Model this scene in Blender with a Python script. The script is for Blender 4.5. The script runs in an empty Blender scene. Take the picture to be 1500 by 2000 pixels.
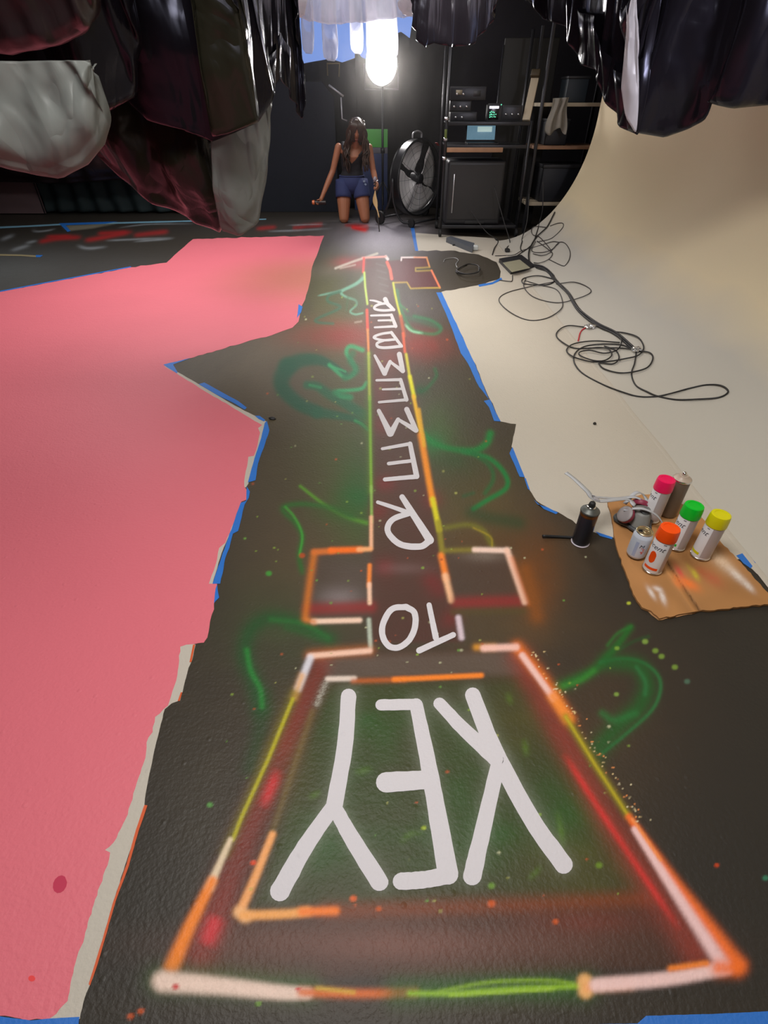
import bpy, bmesh, math, random
import numpy as np
from mathutils import Vector, Matrix, noise
from mathutils.geometry import tessellate_polygon, delaunay_2d_cdt

scene = bpy.context.scene
COL = scene.collection
random.seed(7)
rng = np.random.default_rng(5)
PI = math.pi

# ------------------------------------------------------------------ camera
FPX, HCAM = 1000.0, 1.32                 # focal length in pixels of the 1500x2000 frame, eye height
TH = math.atan(0.8)                      # pitch below the horizontal
cam_d = bpy.data.cameras.new('camera')
cam = bpy.data.objects.new('camera', cam_d)
COL.objects.link(cam)
cam.location = (0, 0, HCAM)
cam.rotation_euler = (PI / 2 - TH, 0, 0)
cam_d.sensor_fit = 'VERTICAL'
cam_d.sensor_height = 24
cam_d.lens = 24 * FPX / 2000
cam_d.clip_start = 0.02
scene.camera = cam

# ------------------------------------------------------------------ world, lights, exposure
w = bpy.data.worlds.new('sky')
scene.world = w
w.use_nodes = True
bg = w.node_tree.nodes['Background']
bg.inputs[0].default_value = (0.24, 0.38, 0.86, 1)
bg.inputs[1].default_value = 0.85


def area(name, loc, target, size, power, color=(1, 1, 1), size_y=None, spread=PI):
    l = bpy.data.lights.new(name, 'AREA')
    l.energy = power
    l.color = color
    l.size = size
    l.spread = spread
    if size_y:
        l.shape = 'RECTANGLE'
        l.size_y = size_y
    o = bpy.data.objects.new(name, l)
    COL.objects.link(o)
    o.location = loc
    d = Vector(target) - Vector(loc)
    o.rotation_euler = d.to_track_quat('-Z', 'Y').to_euler()
    return o


area('left_fill', (-2.0, 4.7, 2.64), (-1.9, 4.0, 0), 2.2, 108, (1.0, 0.96, 0.94))  # unseen overhead fill, added to light the pink floor and the drapes from behind
area('near_fill', (-0.2, 0.8, 2.66), (0.0, 1.5, 0), 1.0, 76, (1.0, 0.97, 0.94))  # unseen fill added to brighten the floor near the camera
area('cove_fill', (0.2, 4.3, 2.64), (2.3, 4.3, 0.5), 1.3, 66, (1.0, 0.93, 0.80), spread=2.4)  # unseen warm fill added to light the cove
area('drape_fill', (2.15, 1.0, 2.1), (1.5, 2.75, 1.6), 0.3, 7, (0.90, 0.88, 1.0), size_y=0.5, spread=1.2)  # unseen light added for lilac streaks on the top right drape
area('back_fill', (-1.3, 6.7, 2.66), (-1.2, 7.3, 0), 4.6, 52, (1.0, 0.97, 0.95), size_y=0.8)  # unseen fill added to brighten the back of the room

vs = scene.view_settings
scene.display_settings.display_device = 'sRGB'
vs.view_transform = 'Standard'
vs.look = 'None'
vs.exposure = 0.0
vs.gamma = 1.0
vs.use_curve_mapping = False
scene.cycles.transparent_max_bounces = 24
scene.cycles.max_bounces = 8
scene.cycles.sample_clamp_indirect = 6.0


# ------------------------------------------------------------------ picture geometry -> room geometry
def lin(c):
    return tuple((v / 12.92 if v <= 0.04045 else ((v + 0.055) / 1.055) ** 2.4) for v in (x / 255 for x in c))


def ray(px, py):
    u = (px - 750) / FPX
    v = (py - 1000) / FPX
    c, s = math.cos(TH), math.sin(TH)
    return u, c - v * s, -s - v * c


def flo(px, py, z=0.0):
    d = ray(px, py)
    t = (z - HCAM) / d[2]
    return Vector((d[0] * t, d[1] * t, z))


def atY(px, py, Y):
    d = ray(px, py)
    t = Y / d[1]
    return Vector((d[0] * t, Y, HCAM + d[2] * t))


XC, XA, XB = 1.35, 0.95, 1.2             # cove: start, half width, height


def cove_z(x):
    if x <= XC:
        return 0.0
    q = min(1.0, (x - XC) / XA)
    return XB * (1 - math.sqrt(max(0, 1 - q * q)))


def surf(px, py, off=0.0):
    """point on the floor or the cove seen at that pixel, lifted by off"""
    d = ray(px, py)
    t = 0.3
    while t < 14:
        x, y, z = d[0] * t, d[1] * t, HCAM + d[2] * t
        if z <= cove_z(x):
            lo, hi = t - 0.02, t
            for _ in range(18):
                m = (lo + hi) / 2
                if HCAM + d[2] * m <= cove_z(d[0] * m):
                    hi = m
                else:
                    lo = m
            x, y = d[0] * hi, d[1] * hi
            g = (cove_z(x + .005) - cove_z(x - .005)) / .01
            n = Vector((-g, 0, 1)).normalized()
            return Vector((x, y, cove_z(x))) + n * off
        t += 0.02
    return flo(px, py, off)


# ------------------------------------------------------------------ object helpers
def link(o, parent=None):
    COL.objects.link(o)
    if parent is not None:
        o.parent = parent
    return o


def tag(o, label=None, cat=None, group=None, kind=None):
    if label:
        o['label'] = label
    if cat:
        o['category'] = cat
    if group:
        o['group'] = group
    if kind:
        o['kind'] = kind
    return o


def empty(name, loc, label, cat, rz=0, group=None):
    o = bpy.data.objects.new(name, None)
    o.location = loc
    o.rotation_euler = (0, 0, rz)
    o.empty_display_size = 0.05
    link(o)
    return tag(o, label, cat, group)


def obj(name, bm, mat, parent=None, smooth=True, angle=None, world=False):
    """links a bmesh as one mesh object; with world=True its coordinates are world ones"""
    me = bpy.data.meshes.new(name)
    bmesh.ops.recalc_face_normals(bm, faces=bm.faces)
    if angle is not None:
        for e in bm.edges:
            if len(e.link_faces) == 2 and e.calc_face_angle(0) > angle:
                e.smooth = False
    bm.to_mesh(me)
    bm.free()
    if smooth:
        for p in me.polygons:
            p.use_smooth = True
    if mat:
        me.materials.append(mat)
    o = bpy.data.objects.new(name, me)
    link(o, parent)
    if world and parent is not None:
        m = Matrix.Translation(parent.location) @ parent.rotation_euler.to_matrix().to_4x4()
        o.matrix_parent_inverse = m.inverted()
    return o


def pydata(name, verts, faces, mat, parent=None, smooth=True, world=False):
    bm = bmesh.new()
    vv = [bm.verts.new(v) for v in verts]
    for f in faces:
        try:
            bm.faces.new([vv[i] for i in f])
        except ValueError:
            pass
    return obj(name, bm, mat, parent, smooth, world=world)


def add_box(bm, c, size, bevel=0.0, rot=None):
    r = bmesh.ops.create_cube(bm, size=1)
    vv = r['verts']
    M = Matrix.Translation(c) @ (rot.to_4x4() if rot else Matrix.Identity(4)) @ Matrix.Diagonal((*size, 1))
    bmesh.ops.transform(bm, matrix=M, verts=vv)
    if bevel:
        ed = list({e for v in vv for e in v.link_edges})
        bmesh.ops.bevel(bm, geom=ed, offset=bevel, segments=2, profile=0.6, affect='EDGES')
    return vv


def box(c, size, bevel=0.004, rot=None):
    bm = bmesh.new()
    add_box(bm, c, size, bevel, rot)
    return bm


def cat_rom(pts, n=6):
    P = [Vector(p) for p in pts]
    if len(P) < 3:
        return [P[0].lerp(P[-1], i / n) for i in range(n + 1)]
    out = []
    for i in range(len(P) - 1):
        a = P[i - 1] if i > 0 else P[i] * 2 - P[i + 1]
        b, c = P[i], P[i + 1]
        d = P[i + 2] if i + 2 < len(P) else P[i + 1] * 2 - P[i]
        for k in range(n):
            t = k / n
            out.append(0.5 * ((2 * b) + (c - a) * t + (2 * a - 5 * b + 4 * c - d) * t * t + (3 * b - a - 3 * c + d) * t ** 3))
    out.append(P[-1])
    return out


def add_tube(bm, pts, r, seg=8, radii=None, cap=True):
    pts = [Vector(p) for p in pts]
    rings = []
    up = Vector((0, 0, 1))
    t0 = (pts[1] - pts[0]).normalized()
    nrm = t0.cross(up if abs(t0.z) < 0.9 else Vector((1, 0, 0))).normalized()
    for i, p in enumerate(pts):
        a = pts[max(0, i - 1)]
        b = pts[min(len(pts) - 1, i + 1)]
        t = (b - a)
        t = t.normalized() if t.length > 1e-9 else t0
        nrm = (nrm - t * nrm.dot(t))
        nrm = nrm.normalized() if nrm.length > 1e-6 else t.orthogonal().normalized()
        bi = t.cross(nrm)
        rr = radii[i] if radii else r
        rings.append([bm.verts.new(p + (nrm * math.cos(2 * PI * k / seg) + bi * math.sin(2 * PI * k / seg)) * rr) for k in range(seg)])
    for a, b in zip(rings, rings[1:]):
        for k in range(seg):
            bm.faces.new((a[k], a[(k + 1) % seg], b[(k + 1) % seg], b[k]))
    if cap:
        bm.faces.new(rings[0])
        bm.faces.new(rings[-1])


def tube(pts, r, seg=8, radii=None):
    bm = bmesh.new()
    add_tube(bm, pts, r, seg, radii)
    return bm


def add_lathe(bm, prof, seg=32, M=None):
    rings = []
    M = M or Matrix.Identity(4)
    for r, z in prof:
        if r < 1e-6:
            rings.append([bm.verts.new(M @ Vector((0, 0, z)))])
        else:
            rings.append([bm.verts.new(M @ Vector((r * math.cos(2 * PI * k / seg), r * math.sin(2 * PI * k / seg), z))) for k in range(seg)])
    for a, b in zip(rings, rings[1:]):
        for k in range(seg):
            k2 = (k + 1) % seg
            if len(a) == 1 and len(b) == 1:
                continue
            if len(a) == 1:
                bm.faces.new((a[0], b[k], b[k2]))
            elif len(b) == 1:
                bm.faces.new((a[k], a[k2], b[0]))
            else:
                bm.faces.new((a[k], a[k2], b[k2], b[k]))


def lathe(prof, seg=32, M=None):
    bm = bmesh.new()
    add_lathe(bm, prof, seg, M)
    return bm


def add_loft(bm, rings, cap=True):
    rr = [[bm.verts.new(p) for p in r] for r in rings]
    n = len(rr[0])
    for a, b in zip(rr, rr[1:]):
        for k in range(n):
            bm.faces.new((a[k], a[(k + 1) % n], b[(k + 1) % n], b[k]))
    if cap:
        bm.faces.new(rr[0])
        bm.faces.new(rr[-1])


def ell(c, rx, ry, n=20, M=None):
    out = []
    for k in range(n):
        p = Vector((rx * math.cos(2 * PI * k / n), ry * math.sin(2 * PI * k / n), 0))
        if M:
            p = M @ p
        out.append(Vector(c) + p)
    return out


def add_caps(bm, p0, p1, r0, r1, seg=14):
    """tapered limb with round ends"""
    p0, p1 = Vector(p0), Vector(p1)
    d = (p1 - p0).normalized()
    pts, rad = [], []
    for a in (-80, -55, -25):
        a = math.radians(a)
        pts.append(p0 + d * math.sin(a) * r0)
        rad.append(math.cos(a) * r0)
    for q in (0, .33, .66, 1):
        pts.append(p0.lerp(p1, q))
        rad.append(r0 + (r1 - r0) * q)
    for a in (25, 55, 80):
        a = math.radians(a)
        pts.append(p1 + d * math.sin(a) * r1)
        rad.append(math.cos(a) * r1)
    add_tube(bm, pts, 0, seg, rad)


# ------------------------------------------------------------------ materials
def mat(name, color, rough=0.5, metal=0.0, spec=0.5, bump=0.0, bscale=40, var=0.0, vscale=6, emit=None, estr=0, coat=0.0, coords='Object', bdist=0.01):
    m = bpy.data.materials.new(name)
    m.use_nodes = True
    nt = m.node_tree
    b = nt.nodes['Principled BSDF']
    b.inputs['Base Color'].default_value = (*color, 1)
    b.inputs['Roughness'].default_value = rough
    b.inputs['Metallic'].default_value = metal
    b.inputs['Specular IOR Level'].default_value = spec
    b.inputs['Coat Weight'].default_value = coat
    tc = nt.nodes.new('ShaderNodeTexCoord')
    if var:
        n = nt.nodes.new('ShaderNodeTexNoise')
        n.inputs['Scale'].default_value = vscale
        n.inputs['Detail'].default_value = 4
        nt.links.new(tc.outputs[coords], n.inputs['Vector'])
        mx = nt.nodes.new('ShaderNodeMix')
        mx.data_type = 'RGBA'
        mx.inputs[6].default_value = (*[c * (1 - var) for c in color], 1)
        mx.inputs[7].default_value = (*[min(1, c * (1 + var)) for c in color], 1)
        nt.links.new(n.outputs['Fac'], mx.inputs[0])
        nt.links.new(mx.outputs[2], b.inputs['Base Color'])
    if bump:
        n = nt.nodes.new('ShaderNodeTexNoise')
        n.inputs['Scale'].default_value = bscale
        n.inputs['Detail'].default_value = 5
        nt.links.new(tc.outputs[coords], n.inputs['Vector'])
        bp = nt.nodes.new('ShaderNodeBump')
        bp.inputs['Strength'].default_value = bump
        bp.inputs['Distance'].default_value = bdist
        nt.links.new(n.outputs['Fac'], bp.inputs['Height'])
        nt.links.new(bp.outputs[0], b.inputs['Normal'])
    if emit:
        b.inputs['Emission Color'].default_value = (*emit, 1)
        b.inputs['Emission Strength'].default_value = estr
    return m


def floor_bump(nt, b):
    """stucco-like relief of rolled and sprayed paint"""
    tc = nt.nodes.new('ShaderNodeTexCoord')
    n1 = nt.nodes.new('ShaderNodeTexNoise')
    n1.inputs['Scale'].default_value = 95
    n1.inputs['Detail'].default_value = 3
    n2 = nt.nodes.new('ShaderNodeTexNoise')
    n2.inputs['Scale'].default_value = 22
    n2.inputs['Detail'].default_value = 3
    n3 = nt.nodes.new('ShaderNodeTexVoronoi')
    n3.inputs['Scale'].default_value = 18
    for n in (n1, n2, n3):
        nt.links.new(tc.outputs['Object'], n.inputs['Vector'])
    lt = nt.nodes.new('ShaderNodeMapRange')
    lt.inputs[1].default_value = 0.0
    lt.inputs[2].default_value = 0.13
    lt.inputs[3].default_value = 0.9
    lt.inputs[4].default_value = 0.0
    nt.links.new(n3.outputs['Distance'], lt.inputs[0])
    a = nt.nodes.new('ShaderNodeMath')
    a.operation = 'MULTIPLY_ADD'
    a.inputs[1].default_value = 0.8
    nt.links.new(n2.outputs['Fac'], a.inputs[0])
    nt.links.new(n1.outputs['Fac'], a.inputs[2])
    a2 = nt.nodes.new('ShaderNodeMath')
    a2.operation = 'ADD'
    nt.links.new(a.outputs[0], a2.inputs[0])
    nt.links.new(lt.outputs[0], a2.inputs[1])
    bp = nt.nodes.new('ShaderNodeBump')
    bp.inputs['Strength'].default_value = 0.42
    bp.inputs['Distance'].default_value = 0.0040
    nt.links.new(a2.outputs[0], bp.inputs['Height'])
    nt.links.new(bp.outputs[0], b.inputs['Normal'])


def floor_mat(name, color, rough, var=0.06, attr=None, spec=0.5):
    m = mat(name, color, rough, var=0 if attr else var, vscale=1.7, spec=spec)
    nt = m.node_tree
    b = nt.nodes['Principled BSDF']
    floor_bump(nt, b)
    if attr:
        a = nt.nodes.new('ShaderNodeAttribute')
        a.attribute_name = attr
        nt.links.new(a.outputs['Color'], b.inputs['Base Color'])
    return m


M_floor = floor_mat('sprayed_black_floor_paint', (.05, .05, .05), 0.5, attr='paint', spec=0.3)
M_pink = floor_mat('pink_floor_paint', lin((230, 117, 130)), 0.55, 0.05, spec=0.35)
nt_ = M_pink.node_tree
g_ = nt_.nodes.new('ShaderNodeNewGeometry')
dn_ = nt_.nodes.new('ShaderNodeVectorMath')
dn_.operation = 'DISTANCE'
dn_.inputs[1].default_value = (-.70, 5.3, 0)
nt_.links.new(g_.outputs['Position'], dn_.inputs[0])
mr_ = nt_.nodes.new('ShaderNodeMapRange')
mr_.interpolation_type = 'SMOOTHSTEP'
mr_.inputs[1].default_value = 0.1
mr_.inputs[2].default_value = 1.25
mr_.inputs[3].default_value = 0.62
mr_.inputs[4].default_value = 0.0
nt_.links.new(dn_.outputs['Value'], mr_.inputs[0])
mx_ = nt_.nodes.new('ShaderNodeMix')
mx_.data_type = 'RGBA'
b_ = nt_.nodes['Principled BSDF']
nt_.links.new(b_.inputs['Base Color'].links[0].from_socket, mx_.inputs[6])
mx_.inputs[7].default_value = (*lin((172, 116, 78)), 1)      # drifted olive and orange overspray by the mural
nt_.links.new(mr_.outputs[0], mx_.inputs[0])
nt_.links.new(mx_.outputs[2], b_.inputs['Base Color'])
M_cream = floor_mat('off_white_floor_paint', lin((197, 189, 176)), 0.6, 0.05, spec=0.3)
M_letter = floor_mat('white_spray_paint', lin((220, 215, 219)), 0.6, 0.03, spec=0.3)
M_tape = mat('blue_masking_tape', lin((40, 115, 205)), 0.55, var=0.08, vscale=9, bump=0.15, bscale=120)
M_tape_pale = mat('pale_blue_tape', lin((130, 180, 205)), 0.5, var=0.1)
M_tape_orange = mat('orange_tape', lin((215, 90, 40)), 0.55, var=0.05)

M_black_wall = mat('black_wall_paint', (.008, .008, .010), 0.7, var=0.3)
M_dark_wall = mat('dark_wall_paint', (.02, .018, .024), 0.7, var=0.3)
M_metal_dark = mat('dark_painted_steel', (.03, .03, .034), 0.35, metal=0.4)
M_metal = mat('bare_steel', (.6, .6, .62), 0.28, metal=1.0)
M_alu = mat('fan_blade_aluminium', (.88, .85, .84), 0.36, metal=0.15, var=0.1)
M_rubber = mat('black_rubber', (.012, .012, .013), 0.6)
M_plastic_dark = mat('charcoal_plastic', (.022, .022, .025), 0.45)
M_wood = mat('pale_wood', lin((165, 125, 95)), 0.6, var=0.2, vscale=12)
M_wood_lt = mat('white_painted_wood', lin((190, 175, 150)), 0.6, var=0.1)
M_cable = mat('black_cable_jacket', (.016, .015, .016), 0.45)
M_cable_gray = mat('dark_grey_cable_jacket', (.05, .045, .045), 0.5)


# ------------------------------------------------------------------ the floor: one sheet of black paint with everything sprayed on it
xs = np.concatenate([np.arange(-7.0, -1.3, .035), np.arange(-1.3, 1.45, .004), np.arange(1.45, 4.41, .06)])
ys = [-3.0, -1.0, -0.5, -0.2]
y = -0.02
while y < 10.3:
    ys.append(y)
    y += max(.0032, .0032 * max(y, .1) ** 1.35)
ys.append(10.4)
ys = np.array(ys)
c_, s_ = math.cos(TH), math.sin(TH)
ZC = np.maximum(ys * c_ + HCAM * s_, 0.05)
ROWPY = 1000 + FPX * (-(ys * s_ - HCAM * c_)) / ZC
ROWPY[ys < -0.4] = 5000
COLR = np.empty((len(ys), len(xs), 3), np.float32)
COLR[:] = np.array(lin((52, 48, 42)), np.float32)
GRAIN = rng.random((len(ys), len(xs)), dtype=np.float32)
PXS = 750 + FPX * xs[None, :] / ZC[:, None]


def vnoise(shape_y, shape_x, fy, fx):
    gy = rng.random((int(shape_y / fy) + 3, int(shape_x / fx) + 3)).astype(np.float32)
    yi = np.arange(shape_y) / fy
    xi = np.arange(shape_x) / fx
    y0 = yi.astype(int)
    x0 = xi.astype(int)
    ty = (yi - y0)[:, None]
    tx = (xi - x0)[None, :]
    ty = ty * ty * (3 - 2 * ty)
    tx = tx * tx * (3 - 2 * tx)
    a = gy[y0][:, x0] * (1 - tx) + gy[y0][:, x0 + 1] * tx
    b = gy[y0 + 1][:, x0] * (1 - tx) + gy[y0 + 1][:, x0 + 1] * tx
    return a * (1 - ty) + b * ty


CLOUD = vnoise(len(ys), len(xs), 34, 45) * .6 + vnoise(len(ys), len(xs), 11, 14) * .4


def window(x0, y0, x1, y1):
    r = np.nonzero((ROWPY >= y0) & (ROWPY <= y1))[0]
    if len(r) == 0:
        return None
    r0, r1 = r[0], r[-1] + 1
    m = ((PXS[r0:r1] >= x0) & (PXS[r0:r1] <= x1)).any(axis=0)
    c = np.nonzero(m)[0]
    if len(c) == 0:
        return None
    return slice(r0, r1), slice(c[0], c[-1] + 1)


def blend(win, a, col):
    t = COLR[win]
    a = np.clip(a, 0, 1)[..., None]
    COLR[win] = t * (1 - a) + np.array(lin(col), np.float32) * a


def S(pts, wid, col, a=1.0, p=2.0, smooth=True, w2=None, grain=.25, cloud=0.0, fade=0.0):
    """one pass of a spray can along pts; p sets how hard its edge is; fade thins both ends"""
    P = cat_rom([(q[0], q[1], 0) for q in pts], 5) if smooth and len(pts) > 2 else [Vector((q[0], q[1], 0)) for q in pts]
    w2 = wid if w2 is None else w2
    m = max(wid, w2) * (1.3 if p > 3 else 1.9)
    win = window(min(q.x for q in P) - m, min(q.y for q in P) - m, max(q.x for q in P) + m, max(q.y for q in P) + m)
    if win is None:
        return
    X = PXS[win]
    Y = ROWPY[win[0]][:, None]
    best = np.full(X.shape, 1e9, np.float32)
    bt = np.zeros(X.shape, np.float32)
    n = len(P) - 1
    for i in range(n):
        ax, ay = P[i].x, P[i].y
        dx, dy = P[i + 1].x - ax, P[i + 1].y - ay
        L = dx * dx + dy * dy + 1e-9
        t = np.clip(((X - ax) * dx + (Y - ay) * dy) / L, 0, 1)
        d = np.hypot(X - ax - t * dx, Y - ay - t * dy)
        g = (i + t) / n
        d = d / (0.5 * (wid + (w2 - wid) * g))
        k = d < best
        best = np.where(k, d, best)
        bt = np.where(k, g, bt)
    al = a * np.exp(-best ** p)
    if fade:
        al = al * np.clip(np.minimum(bt, 1 - bt) / fade, 0, 1) ** .7
    if grain:
        al = al * (1 - grain * GRAIN[win] * (1.3 - al))
    if cloud:
        al = al * (1 - cloud + cloud * 1.6 * CLOUD[win])
    blend(win, al, col)


def B(cx, cy, rx, ry, col, a=1.0, p=2.0, cloud=.5):
    """a soft cloud of colour: overspray, painted sheen and glare"""
    win = window(cx - 2.2 * rx, cy - 2.2 * ry, cx + 2.2 * rx, cy + 2.2 * ry)
    if win is None:
        return
    d = np.hypot((PXS[win] - cx) / rx, (ROWPY[win[0]][:, None] - cy) / ry)
    al = a * np.exp(-d ** p) * (1 - cloud + cloud * 1.6 * CLOUD[win]) * (1 - .15 * GRAIN[win])
    blend(win, al, col)


def F(poly, col, a=1.0, soft=8.0, cloud=.3):
    """a filled area with soft edges"""
    xs_ = [q[0] for q in poly]
    ys_ = [q[1] for q in poly]
    win = window(min(xs_) - 2 * soft, min(ys_) - 2 * soft, max(xs_) + 2 * soft, max(ys_) + 2 * soft)
    if win is None:
        return
    X = PXS[win]
    Y = np.broadcast_to(ROWPY[win[0]][:, None], X.shape)
    inside = np.zeros(X.shape, bool)
    best = np.full(X.shape, 1e9, np.float32)
    n = len(poly)
    for i in range(n):
        ax, ay = poly[i]
        bx, by = poly[(i + 1) % n]
        if ay != by:
            cr = ((ay > Y) != (by > Y)) & (X < (bx - ax) * (Y - ay) / (by - ay) + ax)
            inside ^= cr
        dx, dy = bx - ax, by - ay
        t = np.clip(((X - ax) * dx + (Y - ay) * dy) / (dx * dx + dy * dy + 1e-9), 0, 1)
        best = np.minimum(best, np.hypot(X - ax - t * dx, Y - ay - t * dy))
    sd = np.where(inside, best, -best)
    al = a * np.clip(.5 + sd / (2 * soft), 0, 1)
    al = al * al * (3 - 2 * al) if a >= 1 else al
    al = al * (1 - cloud + cloud * 1.5 * CLOUD[win]) * (1 - .12 * GRAIN[win])
    blend(win, al, col)


def zA(*p):
    return [(540 + x / 4.1667, 440 + yy / 4.1667) for x, yy in p]


def zB(*p):
    return [(480 + x / 2.5862, 820 + yy / 2.5862) for x, yy in p]


def zC(*p):
    return [(400 + x / 2.0833, 1240 + yy / 2.0833) for x, yy in p]


def zF(*p):
    return [(1000 + x / 3., 1180 + yy / 3.) for x, yy in p]


ORANGE, PALE, WHITE = (255, 125, 40), (250, 205, 180), (232, 222, 228)
YEL, LIME, OLIVE, GREEN, EMER = (205, 205, 30), (150, 185, 40), (120, 115, 30), (40, 95, 40), (22, 105, 62)
RED, BRICK, MAROON = (205, 50, 50), (140, 58, 46), (92, 52, 48)

# floor tones: brownish overspray round the mural, greys, painted lamp sheen and glare
B(740, 900, 330, 420, (84, 73, 57), .8, cloud=.35)
B(780, 1520, 480, 420, (76, 62, 46), .7, cloud=.35)
B(1380, 1500, 260, 420, (44, 43, 41), .55)
B(540, 720, 190, 100, (112, 99, 80), .9, cloud=.25)  # lamp sheen on the mid floor put into the colour, with brown overspray
B(660, 620, 90, 60, (110, 104, 70), .6)
B(300, 1700, 130, 260, (54, 52, 48), .5)
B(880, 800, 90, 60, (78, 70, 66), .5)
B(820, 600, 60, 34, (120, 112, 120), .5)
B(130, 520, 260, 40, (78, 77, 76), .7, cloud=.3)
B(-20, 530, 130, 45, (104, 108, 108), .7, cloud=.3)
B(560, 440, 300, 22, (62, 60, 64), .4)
B(742, 468, 85, 34, (190, 184, 200), .8, cloud=.15)  # lamp glare on the floor, painted as a pale patch
# warm overspray
B(620, 950, 200, 300, (92, 80, 62), .55, cloud=.3)
B(900, 900, 150, 300, (80, 72, 54), .5, cloud=.3)
B(665, 780, 60, 200, (92, 96, 54), .6, cloud=.3)
B(690, 1000, 50, 110, (78, 100, 44), .55, cloud=.4)
B(860, 840, 44, 60, (70, 110, 50), .6, cloud=.4)
B(930, 1000, 90, 90, (104, 84, 44), .6, cloud=.4)
B(1000, 1120, 110, 90, (112, 80, 44), .55, cloud=.4)
B(640, 1120, 120, 100, (96, 78, 56), .5, cloud=.4)
B(560, 1230, 120, 90, (64, 84, 50), .5, cloud=.5)
B(1000, 1230, 120, 50, (100, 80, 50), .5, cloud=.4)
B(1180, 1420, 160, 200, (82, 64, 44), .55, cloud=.5)
B(420, 1560, 110, 260, (72, 66, 54), .5, cloud=.5)
B(800, 1965, 500, 40, (70, 58, 44), .6, cloud=.3)
B(655, 560, 60, 70, (92, 94, 50), .6)
B(640, 900, 90, 120, (70, 74, 40), .5)
B(700, 960, 40, 120, (40, 90, 40), .5)
B(900, 930, 70, 70, (66, 70, 34), .55)
B(960, 1090, 110, 60, (86, 56, 28), .6)
B(1050, 1130, 40, 90, (130, 70, 20), .5)
B(690, 655, 85, 26, (165, 50, 42), .9)
B(640, 660, 90, 24, (130, 66, 56), .5)
B(815, 672, 62, 26, (165, 52, 42), .85)
B(835, 690, 60, 24, (120, 52, 46), .5)
B(690, 514, 34, 12, (190, 70, 76), .8)
B(645, 530, 50, 12, (120, 110, 96), .5)

# green swirls, far to near
S(zA((710, 430), (640, 480), (530, 540), (560, 580), (640, 610), (650, 650), (600, 700), (640, 725), (700, 715)), 6, (125, 190, 160), .9, 3, w2=4)
S(zA((720, 400), (660, 470), (530, 530), (400, 560), (330, 575)), 8, (120, 175, 150), .8, 2.5, w2=3, fade=.1)
S(zA((520, 540), (430, 570), (420, 620), (520, 670), (330, 760), (340, 790), (460, 800)), 6, (58, 110, 84), .85, 3)
S(zA((580, 590), (570, 690)), 5, (70, 110, 70), .6, 2)
S(zA((480, 350), (640, 290), (820, 230)), 5, (215, 205, 190), .8, 3)
S(zA((520, 350), (640, 322)), 4, (200, 180, 165), .7, 3)
S(zA((640, 790), (690, 782)), 4, (190, 170, 150), .7, 3)
B(*zA((650, 620))[0], 26, 24, (66, 84, 48), .7)
S(zA((980, 530), (1000, 640), (1060, 790), (1130, 860), (1280, 885), (1340, 840), (1260, 775), (1120, 740)), 7, (46, 130, 82), .75, 2.4)
S(zA((1040, 800), (1100, 860), (1200, 880)), 5, (150, 220, 175), .8, 2.5, fade=.2)
S(zA((1000, 640), (1060, 690), (1070, 700)), 4, (60, 150, 90), .6)
S(zA((1060, 750), (1180, 780), (1320, 830)), 12, (46, 110, 80), .5)
S(zA((1290, 1170), (1300, 1230), (1240, 1310), (1180, 1350), (1110, 1345)), 8, (40, 100, 56), .8, 2.5)
B(*zA((1170, 1340))[0], 18, 12, (30, 84, 44), .7)
big = zA((560, 1210), (430, 1130), (330, 1095), (200, 1100), (90, 1150), (40, 1250), (60, 1340), (180, 1450), (330, 1520), (480, 1545), (640, 1580), (750, 1660))
S(big[:5], 12, (30, 88, 62), .97, 5, w2=36)
S(big[4:9], 38, (30, 88, 62), .97, 5, w2=27)
S(big[8:], 24, (32, 92, 62), .95, 4, w2=9)
S(zA((700, 1015), (600, 985), (570, 1040), (620, 1120), (640, 1190), (560, 1240), (430, 1135)), 10, (58, 165, 108), .95, 3, w2=8)
S(zA((620, 1040), (600, 1100), (650, 1180), (560, 1240)), 15, (36, 115, 72), .8, 3)
S(zA((250, 1300), (330, 1310), (420, 1370), (560, 1450), (720, 1550)), 18, (34, 100, 66), .95, 4, w2=24)
S(zA((270, 1300), (360, 1320)), 6, (50, 150, 95), .8, 3)
S(zA((735, 1280), (690, 1330), (560, 1345), (500, 1350), (520, 1390), (600, 1400)), 8, (54, 165, 105), .95, 3)
S(zA((480, 1360), (600, 1400)), 14, (42, 135, 85), .9, 3)
S(zA((430, 1140), (560, 1190)), 5, (60, 170, 110), .8, 3)
S(zA((640, 1590), (700, 1620), (750, 1670)), 6, (44, 150, 84), .9, 3)
B(*zA((740, 1590))[0], 14, 34, (60, 110, 40), .6)

B(845, 865, 26, 22, (24, 120, 58), .85)
S(zB((890, 60), (940, 110), (1030, 145), (1150, 155), (1215, 120), (1235, 70)), 12, (22, 130, 58), .95, 2.4, w2=16)
S(zB((1100, 160), (1230, 195), (1310, 275), (1315, 345), (1220, 405), (1150, 450)), 11, (24, 125, 60), .95, 2.5)
S(zB((1150, 170), (1230, 230), (1250, 300), (1210, 370)), 10, (24, 105, 52), .7, 2.2)
S(zB((1100, 385), (1150, 370)), 8, (22, 90, 50), .6)
B(*zB((1050, 200))[0], 50, 26, (30, 80, 40), .55)
S(zB((1140, 470), (1250, 500), (1380, 520)), 30, (26, 68, 36), .6)
S(zB((275, 335), (400, 430), (510, 490), (610, 520)), 6, (96, 160, 44), .85, 2, w2=9)
S(zB((560, 500), (450, 450), (300, 425), (205, 435), (190, 460), (250, 520), (285, 590), (270, 690), (290, 790)), 12, (44, 105, 44), .8, 2, fade=.04)
S(zB((200, 440), (245, 490), (285, 580), (272, 680)), 5, (70, 165, 60), .8, 2)
B(*zB((580, 400))[0], 44, 40, (36, 96, 44), .7)
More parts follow.
